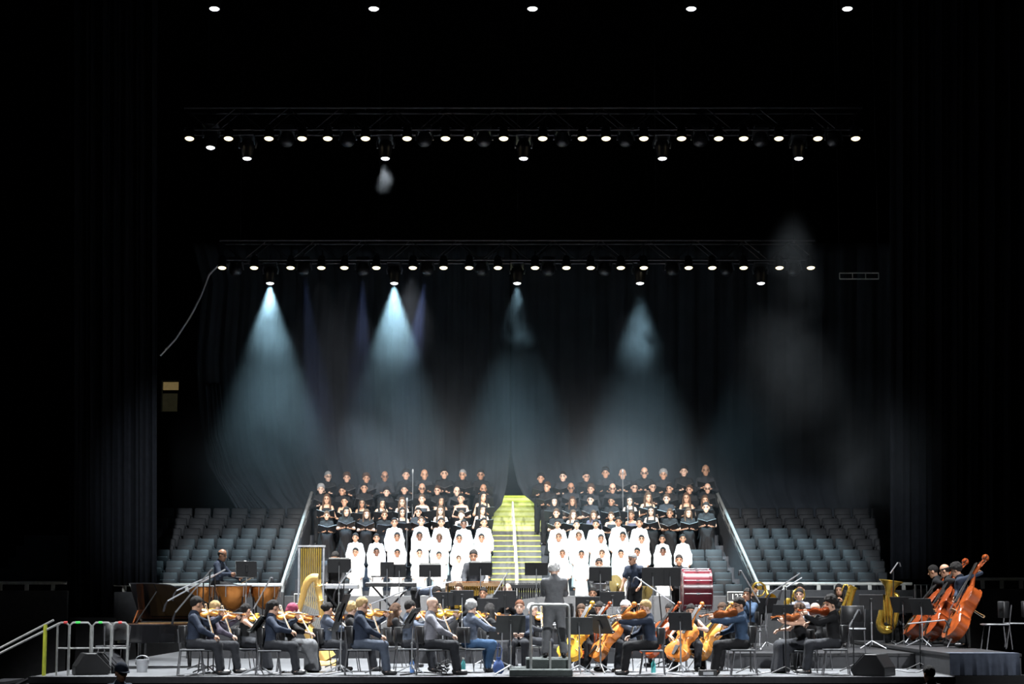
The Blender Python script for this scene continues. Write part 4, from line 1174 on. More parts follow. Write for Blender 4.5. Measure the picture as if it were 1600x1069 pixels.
# tall choir microphones on straight stands among the singers
for px, y0, y1, i, lb in ((645, 733, 850, 5, 'tall thin microphone stand among the men left of the stairs'), (636, 778, 905, 3, 'tall thin microphone stand among the women left of the stairs'), (973, 733, 850, 5, 'tall thin microphone stand among the men right of the stairs'), (981, 790, 905, 3, 'tall thin microphone stand among the women right of the stairs')):
    a = W(px, y0, TY(i) - .35); r = empty('microphone_stand', (a.x, a.y, TZ(i)), 0, lb, 'microphone stand', 'choir microphones')
    h = a.z - TZ(i)
    mb = MB(); mb.cyl((0, 0, 0), (0, 0, h - .1), .014, n=6); obj('pole', mb.mesh('pole', [M['alum']]), r)
    mb = MB(); mb.lathe([(.012, h - .14), (.03, h - .08), (.032, h - .03), (.015, h)], 8); obj('microphone', mb.mesh('microphone', [M['alum']], True), r)
    mb = MB(); mb.lathe([(.15, 0), (.15, .02), (.03, .035)], 12); obj('base', mb.mesh('base', [M['standm']]), r)
# ------------------------------------------------------------------ orchestra players
C = CLOTH
def settle(parts_info, px, py, Y, fz, rz, smin=.86, smax=1.12):
    parts, info = parts_info
    q = W(px, py, Y)
    s = min(smax, max(smin, (q.z - fz) / info['head'].z))
    off = rot2w(rz, info['head'] * s)
    return (q.x - off.x, Y - off.y * .0, fz), s, info
def add(pi, px, py, Y, fz, rz, mats, label, group, chairlabel=None, chair_off=(0, 0, 0)):
    loc, s, info = settle(pi, px, py, Y, fz, rz)
    put_person(pi[0], loc, rz, s, mats, label, group)
    if chairlabel:
        c = loc2w(loc, rz, s, (0, -.0, 0)); chair((c.x, c.y, fz), rz, chairlabel, s)
    return loc, s, info
def mats(skin=0, top='black', bottom='black', hair='black'):
    return dict(skin=SKIN[skin], top=C[top], bottom=C[bottom], hair=HAIRC[hair])
def violinist(px, py, Y, face, who, wood='v_or', stroke=0., viola=False, fz=0, chair_=True, m=None, head=None, legs=None, vdir=None, **kw):
    """face: degrees, -90 looks to picture right, +90 to picture left"""
    rz = R(face)
    lean = kw.pop('lean', 4); sh = .545 + .452
    L = .73 if not viola else .83
    d = V(*(vdir or (-.52, .84, .02))).normalized()
    S = V(-.075, .10, sh + .075)
    LH = S + d * (.47 if not viola else .53) + V(-.01, -.02, -.075)
    cp = S + d * (.15 if not viola else .175) + V(.0, 0, .07)
    RH = V(.20, .37, .68).lerp(V(.30, .42, .98), stroke)
    bd = (cp - RH).normalized()
    pi = figure(pose='sit', RH=RH - bd * .03, LH=LH, lean=lean, yaw=26, tilt=-6, nod=6, Rd=(-.3, .8, -.2), Rn=(-.5, -.1, -.8), Ld=(.1, .25, .9), Ln=(.8, -.1, .1), curl=.75,
                Lpole=(.0, .3, -1), Rpole=(.9, -.3, -.35), legs=legs, **kw)
    loc, s, info = add(pi, px, py, Y, fz, rz, m or mats(), who[0], 'string players', ('black stage chair under the ' + who[1]) if chair_ else None)
    tiltv = V(.95, -.1, 1)            # belly tips towards the bow arm
    Mv = TR(ortho(rot2w(rz, d), rot2w(rz, tiltv)), loc2w(loc, rz, s, S))
    bowed('viola' if viola else 'violin', Mv, M[wood], '%s violin under the chin of the %s' % (('large dark' if viola else {'v_or': 'orange', 'v_ye': 'yellow', 'v_am': 'amber', 'v_br': 'brown', 'v_re': 'reddish'}[wood]), who[1]))
    wb = loc2w(loc, rz, s, RH); wd = rot2w(rz, bd)
    put_thing('violin_bow', BOW, TR(ortho(wd, -rot2w(rz, d.cross(bd)).cross(wd)), wb - wd * .05), 'bow in the right hand of the ' + who[1], 'bow', 'bows of the string players')
def cellist(px, py, Y, face, who, wood='v_or', m=None, fz=0, ex=.05, lx=-.10, **kw):
    rz = R(face); lean = kw.pop('lean', 5)
    E = V(ex + .16, .86, .0); top = V(lx - .06, .10, 1.05); d = (top - E).normalized()
    LH = E + d * 1.10 + V(-.04, .03, .03); cp = E + d * .58 + V(.02, .10, .05)
    RH = V(.36, .42, .70); bd = (cp + V(0, .04, .02) - RH).normalized()
    pi = figure(pose='sit', RH=RH, LH=LH, lean=lean, yaw=kw.pop('yaw', 8), nod=kw.pop('nod', 10), legs=dict(k=(.25, .40, .53), a=(.24, .46, .09), ls=0), Rd=(-.6, .4, -.5), Rn=(-.3, -.6, -.5), Ld=(.7, .3, .3), Ln=(.5, -.5, -.2),
                Lpole=(-.9, .1, -.5), Rpole=(.9, -.1, .2), curl=.8, **kw)
    loc, s, info = add(pi, px, py, Y, fz, rz, m or mats(), who[0], 'string players', 'black stage chair under the ' + who[1])
    nrm = V(.12, 1, .42)
    Rm = ortho(rot2w(rz, d), rot2w(rz, nrm))
    Mv = TR(Rm, loc2w(loc, rz, 1, E + d * .30) - Rm @ V(0, 0, .06))
    bowed('cello', Mv, M[wood], '%s cello held by the %s' % ({'v_or': 'orange', 'v_ye': 'yellow', 'v_am': 'amber', 'v_br': 'dark brown', 'v_re': 'red'}[wood], who[1]))
    wb = loc2w(loc, rz, s, RH); wd = rot2w(rz, bd)
    put_thing('cello_bow', CBOW, TR(ortho(wd, rot2w(rz, nrm)), wb - wd * .04), 'bow in the right hand of the ' + who[1], 'bow', 'bows of the string players')
LR = dict(k=(.12, .44, .52), a=(.12, .50, .09), ls=0)
LB = dict(k=(.15, .42, .53), a=(.14, .32, .09), k2=(-.13, .44, .52), a2=(-.12, .46, .09), ls=0)
# first violins, at left, looking to the right
violinist(307, 945, 32.75, -84, ('black-haired man in dark shirt and trousers playing violin at far left', 'black-haired man at far left'), 'v_am', .05, m=mats(1, 'navy', 'charcoal'), hair='short', legs=LR)
violinist(336, 951, 33.45, -82, ('fair-haired violinist beside the black-haired man at far left', 'fair-haired violinist at far left'), 'v_or', .15, m=mats(3, 'plum', 'charcoal', 'blond'), hair='short', legs=LR)
violinist(384, 957, 34.9, -70, ('woman with sleek black hair and bare arms playing violin', 'woman with sleek black hair'), 'v_ye', .55, m=mats(0, 'black', 'charcoal'), hair='pony', female=True, outfit='longskirt', sleeves='none')
violinist(427, 950, 32.9, -86, ('long-haired man in dark blue shirt playing violin', 'long-haired man in dark blue shirt'), 'v_am', .45, m=mats(0, 'navy', 'charcoal'), hair='pony', legs=LR)
violinist(457, 955, 33.9, -80, ('woman with a maroon headscarf and long grey skirt playing violin', 'woman with the maroon headscarf'), 'v_or', .40, m=mats(3, 'black', 'grey', 'maroon'), hair='scarf', female=True, outfit='longskirt', sleeves='roll')
violinist(512, 953, 34.2, -66, ('violinist with hair tied back in blue-grey shirt', 'violinist with hair tied back'), 'v_or', .55, m=mats(0, 'slate', 'charcoal'), hair='bun', legs=LB)
violinist(566, 946, 32.75, -84, ('stout blond-grey man in navy jumper playing violin', 'stout man in the navy jumper'), 'v_am', .08, m=mats(0, 'navy', 'slate', 'blond'), hair='short', belly=.05, slim=1.1, legs=LR)
violinist(550, 953, 34.4, -80, ('curly blond violinist behind the stout man', 'curly blond violinist'), 'v_ye', .35, m=mats(3, 'black', 'charcoal', 'blond'), hair='curly', legs=LR)
violinist(641, 950, 34.0, -82, ('dark-haired man in grey-blue shirt playing violin', 'dark-haired man in grey-blue shirt'), 'v_or', .7, m=mats(0, 'slate', 'charcoal'), hair='short', slim=1.06, legs=LR)
violinist(676, 946, 32.8, -84, ('bald bearded man in grey shirt playing violin', 'bald bearded man'), 'v_ye', .12, m=mats(3, 'lightgrey', 'charcoal', 'grey'), hair=None, glasses=True, belly=.02, legs=LR)
violinist(737, 950, 33.9, -60, ('grey curly-haired man in blue jeans playing violin', 'grey curly-haired man in jeans'), 'v_am', .5, m=mats(3, 'slate', 'jeans', 'grey'), hair='curly', slim=1.08, legs=LB)
violinist(766, 957, 35.8, -70, ('dark-haired woman in black with grey skirt playing violin near the middle', 'dark-haired woman near the middle'), 'v_or', .5, m=mats(1, 'black', 'grey'), hair='long', female=True, outfit='longskirt', sleeves='long')
violinist(832, 957, 37.0, -110, ('pale-haired violinist just left of the conductor', 'pale-haired violinist by the conductor'), 'v_am', .4, m=mats(3, 'charcoal', 'charcoal', 'white'), hair='short')
# listening players without a visible instrument
def sitter(px, py, Y, face, label, chl, fz=0, m=None, RH=None, LH=None, **kw):
    pi = figure(pose='sit', RH=RH or V(.10, .30, .70), LH=LH or V(-.10, .30, .70), **kw)
    return add(pi, px, py, Y, fz, R(face), m or mats(), label, 'seated players', chl)
sitter(619, 957, 36.2, -75, 'woman with long brown hair in black jacket, sitting among the violins', 'black stage chair under the long brown-haired woman', m=mats(3, 'black', 'black', 'brown'), hair='long', female=True, nod=6)
sitter(812, 949, 35.2, 176, 'ginger-haired player in dark suit facing us behind the front music stand', 'black stage chair under the ginger-haired player', m=mats(3, 'navy', 'charcoal', 'red'), hair='short')
sitter(683, 940, 38.9, -150, 'dark curly-haired player behind the bald bearded man', 'black stage chair under the dark curly-haired player', .30, m=mats(1, 'black'), hair='curly')
sitter(755, 946, 38.9, 170, 'dark-skinned wind player behind the jeans-wearing violinist', 'black stage chair under the dark-skinned wind player', .30, m=mats(2, 'black'), hair='short', RH=V(.06, .26, 1.0), LH=V(-.06, .30, .86))
# conductor on his podium
PZ = W(0, 1030, 32.6).z
pi = figure(RH=V(.12, .46, 1.16), LH=V(-.10, .46, 1.18), lean=5, nod=18, hair='curly', Rpole=(.5, -.3, -1), Lpole=(-.5, -.3, -1), slim=1.12, legs=dict(k=(.13, .02, .50), a=(.17, -.01, .09), ls=0))
add(pi, 866, 891, 33.25, PZ, 0, mats(3, 'grey', 'grey', 'white'), 'white-haired conductor in black shirt standing with his back to us', None)
mb = MB(); bt = MB(); bt.tube([(0, 0, 0), (0, .36, .04)], [.005, .0025], 5)
o = obj('baton', bt.mesh('baton', [M['signw']]), None, Matrix.Translation(loc2w((W(866, 891, 33.25).x, 33.25, PZ), 0, 1, V(.10, .54, 1.18)))); tag(o, 'thin white baton in the right hand of the conductor', 'baton')
# violas and cellos, at right, looking to the left
cellist(908, 958, 34.6, 160, ('woman cellist half hidden behind the left music stand', 'woman behind the left music stand'), 'v_ye', m=mats(3, 'black', 'charcoal', 'brown'), hair='long', female=True, ex=-.02)
cellist(936, 951, 36.6, 150, ('dark-haired woman cellist looking down behind the cellos', 'dark-haired woman looking down'), 'v_re', m=mats(0, 'black', 'charcoal'), hair='bun', female=True, nod=18)
cellist(977, 950, 34.3, 122, ('white-haired man with glasses playing cello', 'white-haired man with glasses'), 'v_or', m=mats(3, 'slate', 'charcoal', 'white'), hair='short', glasses=True)
violinist(1008, 950, 32.8, 88, ('blond-grey man in navy shirt playing viola, back to us', 'blond-grey man in navy shirt'), 'v_or', .1, True, m=mats(3, 'navy', 'black', 'blond'), hair='short', slim=1.05, legs=LR, vdir=(-.25, .95, -.05), lean=8)
cellist(1079, 956, 34.6, 158, ('woman with bare arms playing cello at right', 'woman with bare arms'), 'v_or', m=mats(3, 'black', 'charcoal', 'black'), hair='bun', female=True, sleeves='none', outfit='trousers')
cellist(1128, 953, 35.0, 135, ('cellist behind the viola player in blue shirt', 'cellist behind the blue shirt'), 'v_am', m=mats(0, 'black', 'black', 'brown'), hair='short', sleeves='roll')
cellist(1046, 958, 36.6, 140, ('cellist in dark clothes between the two front cello stands', 'cellist between the front stands'), 'v_re', m=mats(0, 'black', 'black'), hair='short')
violinist(1154, 946, 32.8, 86, ('dark-haired man with glasses in blue shirt playing viola', 'man with glasses in blue shirt'), 'v_br', .2, True, m=mats(1, 'blueshirt', 'black'), hair='short', glasses=True, slim=1.06, legs=LR, vdir=(-.3, .93, -.08))
violinist(1248, 956, 33.7, 98, ('curly-haired woman in long dark skirt playing viola', 'curly-haired woman in long skirt'), 'v_br', .6, True, m=mats(0, 'black', 'charcoal', 'brown'), hair='curly', female=True, outfit='longskirt', sleeves='none')
violinist(1297, 944, 32.85, 84, ('black-haired young man in black playing reddish violin at right', 'black-haired young man at right'), 'v_re', .75, m=mats(0, 'black', 'charcoal'), hair='curly', legs=LR, vdir=(-.4, .9, .05))
# winds on the right riser
sitter(1168, 940, 37.2, 150, 'dark-skinned man in blue shirt lifting a wind instrument to his lips', 'black stage chair under the man in blue shirt on the riser', ZR, m=mats(2, 'blueshirt', 'black'), hair='short', RH=V(.05, .22, 1.12), LH=V(-.06, .24, 1.06))
sitter(1177, 922, 40.4, 150, 'brass player beside the white-framed lantern-like horn at right', 'black stage chair under the brass player by the sloping rail', ZR, m=mats(0, 'black', 'black'), hair='short', RH=V(.05, .26, 1.10), LH=V(-.06, .28, 1.04))
sitter(1249, 937, 38.2, 165, 'man with glasses in grey shirt sitting behind the curly-haired woman', 'black stage chair under the man in grey shirt on the riser', ZR, m=mats(0, 'lightgrey', 'black'), hair='short', glasses=True)
sitter(1250, 922, 40.4, 165, 'dark-haired player behind the man in grey shirt', 'black stage chair under the dark-haired player by the wall', ZR, m=mats(0, 'black', 'black'), hair='short')
sitter(1273, 953, 35.0, 120, 'bald player almost hidden behind the reddish violin', 'black stage chair under the bald hidden player', m=mats(3, 'black', 'black'), hair=None)
sitter(1311, 923, 40.2, 165, 'long-haired player blowing the golden baritone saxophone', 'black stage chair under the saxophone player', ZR, m=mats(1, 'black', 'black'), hair='long', female=True, RH=V(-.10, .30, .78), LH=V(-.10, .30, 1.0))
sitter(1394, 950, 40.4, 170, 'tuba player in black hidden behind the golden tuba', 'black stage chair under the tuba player', ZR, m=mats(1, 'black', 'black'), hair='short', RH=V(.12, .28, .80), LH=V(-.14, .28, .80))
# woodwind in the middle
sitter(793, 922, 40.0, 178, 'bald wind player peering over a black music stand in the middle', 'black stage chair under the bald wind player', .30, m=mats(3, 'black', 'black'), hair=None, RH=V(.04, .26, .95), LH=V(-.04, .3, .85))
sitter(717, 922, 40.0, 170, 'brown-haired wind player below the marimba', 'black stage chair under the brown-haired wind player', .30, m=mats(3, 'black', 'black', 'brown'), hair='long', female=True)
sitter(926, 938, 39.6, 178, 'dark-skinned wind player with short hair right of the conductor', 'black stage chair under the wind player right of the conductor', .30, m=mats(2, 'black', 'black'), hair='short')
# double basses
def bassist(px, py, Y, who, face, wood, bx, tx, hair, **kw):
    rz = R(face)
    A = W(bx[0], bx[1], Y - .55); A.z = ZB + .17; T = W(tx[0], tx[1], Y - .05); d = (T - A).normalized()
    I = Matrix.Rotation(-rz, 3, 'Z')
    q = W(px, py, Y); fz = ZB; s = min(1.12, max(.9, (q.z - fz) / 1.56))
    def loc_(p): return (I @ (p - V(q.x, Y, fz))) / s
    LH = loc_(A + d * 1.50); RH = loc_(A + d * .55 + V(-.28, -.12, .02))
    pi = figure(RH=RH, LH=LH, lean=6, nod=12, hair=hair, Lpole=(-.8, -.2, -.4), Rpole=(.8, -.3, -.4), Ld=(.5, .6, .3), Rd=(0, .3, -.9), curl=.8, **kw)
    put_person(pi[0], (q.x, Y, fz), rz, s, mats(1, 'navy' if wood == 'v_ba' else 'black', 'black'), who[0], 'double bass players')
    nrm = V(-.95, -.18, .2)
    Rm = ortho(d, nrm)
    bowed('double_bass', TR(Rm, A - Rm @ V(0, 0, .08)), M[wood], 'double bass held by the ' + who[1])
    wb = loc2w((q.x, Y, fz), rz, s, pi[1]['RW']); e = A + d * .62 + V(-.16, -.05, 0); wd = (V(.62, .1, -.4)).normalized()
    put_thing('bass_bow', CBOW, TR(ortho(wd, (0, 0, 1)), wb + V(0, 0, -.03) - wd * .05), 'bow of the ' + who[1], 'bow', 'bows of the string players')
bassist(1503, 912, 36.6, ('tousled dark-haired man standing with the nearest double bass at right', 'tousled man, rightmost of three'), 70, 'v_ba', (1488, 1010), (1536, 892), 'curly')
bassist(1485, 917, 37.9, ('balding man standing with the middle double bass', 'balding man, middle of three'), 70, 'v_re', (1455, 1010), (1500, 905), 'sides')
bassist(1467, 922, 39.0, ('dark-haired man standing with the leftmost double bass', 'dark-haired man, leftmost of three'), 70, 'v_re', (1424, 1005), (1482, 912), 'short')
# percussion at the back
PF = .62
def perc(px, py, Y, face, label, m, **kw):
    pi = figure(**kw); return add(pi, px, py, Y, PF, R(face), m, label, 'percussionists')
st_ = MB(); st_.lathe([(.17, .86), (.18, .89), (.17, .92), (0, .92)], 14); sl_ = MB(); sl_.cyl((0, 0, .05), (0, 0, .87), .02, n=8)
LEG_ST = [('seat', st_.mesh('stool_seat', [M['black']], True), M['black']), ('post', sl_.mesh('stool_post', [M['chrome']]), M['chrome'])]
for k in range(3):
    l = MB(); a = R(30 + 120 * k); l.tube([(0, 0, .35), (.24 * math.cos(a), .24 * math.sin(a), .01)], .014, 5); LEG_ST.append(('leg', l.mesh('stool_leg', [M['chrome']]), M['chrome']))
pi = figure(pose='sit', seat=.92, RH=V(.22, .44, 1.24), LH=V(-.20, .46, 1.16), lean=8, yaw=-6, nod=8, legs=dict(k=(.16, .40, .93), a=(.16, .36, .45), ls=0), Rd=(-.1, 1, .1), Ld=(.1, 1, .0), curl=.9, hair='sides')
loc, s, info = add(pi, 348, 868, 43.2, PF, R(-105), mats(2, 'navy', 'black'), 'bearded timpani player in dark shirt holding two sticks', 'percussionists')
put_thing('drum_stool', LEG_ST, place(loc, R(-105), s), 'tall stool under the timpani player', 'stool')
def stick(a, b, label, ball=True, mt='bowwood'):
    mb = MB(); a = Vector(a); b = Vector(b); mb.tube([(0, 0, 0), b - a], .008, 6)
    r = empty('drum_stick', a, 0, label, 'drum stick', 'drum sticks'); obj('shaft', mb.mesh('shaft', [M[mt]]), r)
    if ball: m2 = MB(); m2.lathe([(0, -.03), (.025, -.02), (.032, 0), (.025, .02), (0, .03)], 10, Matrix.Translation(b - a)); obj('tip', m2.mesh('tip', [M['paper']], True), r)
stick(W(371, 899, 42.7), W(383, 878, 42.6), 'raised timpani stick in the hand of the bearded timpani player'); stick(W(377, 912, 42.6), W(394, 903, 42.5), 'lowered timpani stick above the kettledrum')
perc(524, 872, 43.6, 180, 'dark-haired percussionist playing the white-edged keyboard instrument', mats(1, 'black', 'black'), hair='short', RH=V(.16, .34, 1.0), LH=V(-.16, .34, 1.0), nod=25)
perc(740, 869, 43.8, 180, 'young percussionist in dark shirt at the marimba', mats(1, 'charcoal', 'black'), hair='short', RH=V(.20, .32, .98), LH=V(-.18, .32, .98), nod=14)
pb = figure(lean=88, nod=18, RH=V(.20, .55, .52), LH=V(-.16, .52, .48), hair='short', Rpole=(1, 0, .4), Lpole=(-1, 0, .4))
add(pb, 690, 932, 43.0, PF, R(-96), mats(0, 'slate', 'black'), 'percussionist bending far over beside the keyboards', 'percussionists')
perc(936, 881, 43.8, 180, 'bearded percussionist behind the snare drum', mats(1, 'black', 'black'), hair='short', RH=V(.20, .32, .98), LH=V(-.20, .32, .98), nod=6)
perc(988, 874, 42.4, 150, 'tall man in navy short-sleeved shirt standing among the cymbals', mats(1, 'navy', 'black', 'grey'), hair='short', sleeves='short', RH=V(.24, .22, .90), LH=V(-.24, .22, .95), nod=12, yaw=-25, slim=1.06)
perc(1061, 876, 44.0, 175, 'percussionist standing behind the maroon bass drum', mats(1, 'charcoal', 'black'), hair='short', sleeves='roll', RH=V(.22, .30, .98), LH=V(-.30, .34, 1.08))
# stage hands on the arena floor in front
for px, py, Y, face, hair, lb, tp in ((188, 1052, 29.8, 215, 'cap', 'stage hand in a dark cap standing below the stage at left', 'slate'), (1454, 1054, 30.6, 30, 'short', 'short-haired man standing below the stage at right', 'black')):
    pi = figure(hair=hair, nod=10); q = W(px, py, Y); s = (q.z - ARENA_Z) / pi[1]['head'].z
    put_person(pi[0], (q.x, Y, ARENA_Z), R(face), s, mats(1, tp, 'black'), lb)
# ------------------------------------------------------------------ percussion, harp, piano, brass
def timpano(px, py, Y, dia, label):
    q = W(px, py, Y); h = q.z - PF; r = dia / 2
    b = MB(); b.lathe([(.06, h - .52 * dia - .18), (r * .45, h - .50 * dia - .12), (r * .80, h - .38 * dia - .06), (r * .97, h - .18 * dia), (r, h - .05), (r, h - .02)], 24)
    hd = MB(); hd.lathe([(r * 1.0, h - .01), (r * .99, h), (0, h)], 24)
    rm = MB(); rm.tube([(r * 1.06 * math.cos(a), r * 1.06 * math.sin(a), h - .015) for a in [i * math.pi / 12 for i in range(24)]], .018, 6, closed=True)
    P = [('bowl', b.mesh('bowl', [M['copper']], True), M['copper']), ('head', hd.mesh('head', [M['skinhead']]), M['skinhead']), ('rim', rm.mesh('rim', [M['chrome']], True), M['chrome'])]
    for k in range(6):
        a = R(60 * k + 15); l = MB(); l.cyl((r * 1.05 * math.cos(a), r * 1.05 * math.sin(a), h - .02), (r * 1.03 * math.cos(a), r * 1.03 * math.sin(a), h - .26), .010, n=5); P.append(('tension_rod', l.mesh('tension_rod', [M['chrome']]), M['chrome']))
    for k in range(4):
        a = R(90 * k + 45); l = MB(); l.tube([(r * .95 * math.cos(a), r * .95 * math.sin(a), h - .25), (r * .9 * math.cos(a), r * .9 * math.sin(a), h - .6), (r * .8 * math.cos(a), r * .8 * math.sin(a), .02)], .018, 6); P.append(('leg', l.mesh('leg', [M['metal']]), M['metal']))
    put_thing('kettledrum', P, place((q.x, Y, PF)), label, 'kettledrum', 'copper kettledrums')
timpano(318, 915, 42.6, .62, 'copper kettledrum, leftmost of three, before the timpani player')
timpano(364, 914, 42.0, .74, 'large copper kettledrum, middle of three')
timpano(414, 915, 42.4, .66, 'copper kettledrum, rightmost of three')
# tubular bells
q = W(486, 905, 42.3); r = empty('tubular_bells', (q.x, 42.3, PF), 0, 'rack of golden tubular bells standing behind the harp', 'tubular bells')
zt = W(486, 855, 42.3).z - PF; zb = W(486, 955, 42.3).z - PF; hw = .235
tm = MB(); tm.cyl((0, 0, 0), (0, 0, 1), .014, n=8); tmesh = tm.mesh('tube', [M['bellbrass']], True)
for row, n_, yy, dz in ((0, 10, -.05, 0), (1, 9, .07, .07)):
    for k in range(n_):
        x = -hw + 2 * hw * (k + .5 + .5 * row) / 10; z0 = max(.25, zb) + .028 * (9 - k) * .6
        obj('tube', tmesh, r, Matrix.Translation((x, yy, z0)) @ Matrix.Diagonal((1, 1, zt - .03 + dz - z0, 1)))
for s in (-1, 1): mb = MB(); mb.box((s * .27, 0, (zt + .03) / 2), (.035, .06, zt + .03)); mb.box((s * .27, 0, .03), (.06, .55, .05)); obj('upright', mb.mesh('upright', [M['chrome']]), r)
mb = MB(); mb.box((0, 0, zt + .02), (.60, .16, .04)); obj('top_bar', mb.mesh('top_bar', [M['chrome']]), r)
mb = MB(); mb.box((0, 0, .62), (.54, .05, .10)); obj('damper_bar', mb.mesh('damper_bar', [M['black']]), r)
# harp
HY = 37.2
def hp(px, py, dy=0): return W(px, py, HY + dy)
base = hp(514, 1044); base.z = 0.0
r = empty('concert_harp', (base.x, HY, 0), 0, 'golden concert harp standing among the violins', 'harp'); I = r.matrix_basis.inverted()
ct = hp(496, 906); cb = hp(512, 1040); cb.z = .08
mb = MB(); mb.tube([cb, cb.lerp(ct, .05), cb.lerp(ct, .08), cb.lerp(ct, .72), cb.lerp(ct, .74), cb.lerp(ct, .76), cb.lerp(ct, .90), cb.lerp(ct, .92), cb.lerp(ct, .94), ct], [.075, .075, .05, .05, .075, .052, .06, .08, .06, .075], 14); obj('column', mb.mesh('column', [M['gold']], True), r, I)
mb = MB(); mb.tube(smooth([hp(497, 903), hp(488, 903), hp(481, 909), hp(476, 920), hp(472, 936), hp(467, 955)]), smooth_r([.085, .08, .075, .065, .06, .05]), 10); obj('neck', mb.mesh('neck', [M['gold']], True), r, I)
sb0, sb1 = hp(466, 958), cb + V(-.02, 0, .02)
mb = MB(); mb.tube([sb0, sb0.lerp(sb1, .3), sb0.lerp(sb1, .7), sb1], [.06, .11, .17, .20], 12); obj('soundbox', mb.mesh('soundbox', [M['gold']], True), r, I)
mb = MB(); mb.box((cb.x - .02, HY, .05), (.42, .46, .10), top=(.85, .85)); obj('foot', mb.mesh('foot', [M['gold']], False, .02), r, I)
mb = MB()
for k in range(24):
    t = (k + 1) / 26; a = sb0.lerp(sb1, t); nk = [hp(467, 955), hp(472, 936), hp(476, 920), hp(481, 909), hp(488, 903), hp(496, 904)]
    u = t * 5; b = nk[int(u)].lerp(nk[min(5, int(u) + 1)], u - int(u)); mb.tube([a + V(0, -.0, .02), b], .003, 3)
o = obj('strings', mb.mesh('strings', [M['bowhair']]), r, I); o['kind'] = 'stuff'
# keyboards and mallets: x-shaped stand + instrument
def table_stand(r, w_, h, d, mt='metal'):
    for y in (-d / 2, d / 2):
        for s in (-1, 1):
            mb = MB(); mb.cyl((-s * w_ / 2 * .8, y, .02), (s * w_ / 2 * .8, y, h), .016, n=6); obj('stand_leg', mb.mesh('stand_leg', [M[mt]]), r)
q = W(528, 914, 42.6); h = q.z - PF
r = empty('glockenspiel', (q.x, 42.6, PF), 0, 'white-edged flat keyboard instrument on a stand behind the violins', 'keyboard instrument')
mb = MB(); mb.box((0, 0, h - .04), (.92, .42, .10)); obj('case', mb.mesh('case', [M['alum']], False, .01), r)
for k in range(18): mb = MB(); mb.box((-.40 + .047 * k, 0, h + .02), (.036, .34 - .008 * k, .012)); obj('bar', mb.mesh('bar', [M['chrome']]), r)
table_stand(r, .8, h - .08, .34)
q = W(611, 911, 42.6); h = q.z - PF
r = empty('electronic_keyboard', (q.x, 42.6, PF), 0, 'long black keyboard on a crossed stand below the white robes', 'keyboard')
mb = MB(); mb.box((0, 0, h - .04), (1.12, .36, .09)); obj('case', mb.mesh('case', [M['black']], False, .01), r)
mb = MB(); mb.box((0, .16, h + .14), (.9, .03, .03)); mb.cyl((-.42, .16, h), (-.42, .16, h + .14), .012, n=5); mb.cyl((.42, .16, h), (.42, .16, h + .14), .012, n=5); obj('rack', mb.mesh('rack', [M['metal']]), r)
kb = MB(); kb.box((0, 0, 0), (.028, .2, .012)); km = kb.mesh('key', [M['signw']])
for k in range(35): obj('key', km, r, Matrix.Translation((-.52 + .0306 * k, .05, h + .012)))
table_stand(r, 1.0, h - .08, .3)
def mallet(px, py, Y, w_, n_, barm, framem, label, name):
    q = W(px, py, Y); h = q.z - PF; r = empty(name, (q.x, Y, PF), 0, label, name.replace('_', ' '))
    for k in range(n_):
        x = -w_ / 2 + w_ * (k + .5) / n_; L = .46 - .22 * k / n_
        mb = MB(); mb.box((x, -.08, h + .02), (w_ / n_ * .86, L, .022)); obj('bar', mb.mesh('bar', [M[barm]]), r)
        mb = MB(); mb.lathe([(.021, h - .04 - L * .7), (.021, h - .01)], 8, Matrix.Translation((x, -.06, 0))); obj('resonator', mb.mesh('resonator', [M['brass' if barm == 'rose' else 'metal']], True), r)
    for y in (-.30, .22): mb = MB(); mb.box((0, y, h - .035), (w_ + .08, .03, .075)); obj('frame_rail', mb.mesh('frame_rail', [M[framem]]), r)
    for s in (-1, 1): mb = MB(); mb.box((s * (w_ / 2 + .03), -.04, h - .05), (.035, .55, .10)); mb.box((s * (w_ / 2 + .03), -.04, (h - .1) / 2), (.05, .06, h - .1)); mb.box((s * (w_ / 2 + .03), -.04, .03), (.05, .5, .05)); obj('end_frame', mb.mesh('end_frame', [M[framem]]), r)
mallet(741, 911, 42.6, 1.15, 24, 'rose', 'bowwood', 'wooden marimba with brass tubes in front of the young percussionist', 'marimba')
mallet(829, 914, 42.4, 1.10, 22, 'metal', 'black', 'black vibraphone behind the conductor', 'vibraphone')
# snare, cymbals, gong, bass drum
q = W(938, 912, 43.0); h = q.z - PF
r = empty('snare_drum', (q.x, 43.0, PF), 0, 'shallow snare drum on a stand before the bearded percussionist', 'snare drum')
mb = MB(); mb.lathe([(.20, h - .16), (.20, h - .01)], 20); obj('shell', mb.mesh('shell', [M['chrome']], True), r)
mb = MB(); mb.lathe([(.198, h), (0, h)], 20); obj('head', mb.mesh('head', [M['skinhead']]), r)
for z in (h - .15, h - .005): mb = MB(); mb.tube([(.208 * math.cos(a), .208 * math.sin(a), z) for a in [i * math.pi / 10 for i in range(20)]], .011, 5, closed=True); obj('hoop', mb.mesh('hoop', [M['metal']], True), r)
for k in range(3): mb = MB(); a = R(90 + 120 * k); mb.tube([(.16 * math.cos(a), .16 * math.sin(a), h - .16), (0, 0, .35), (-.26 * math.cos(a), -.26 * math.sin(a), .01)], .012, 5); obj('leg', mb.mesh('leg', [M['chrome']]), r)
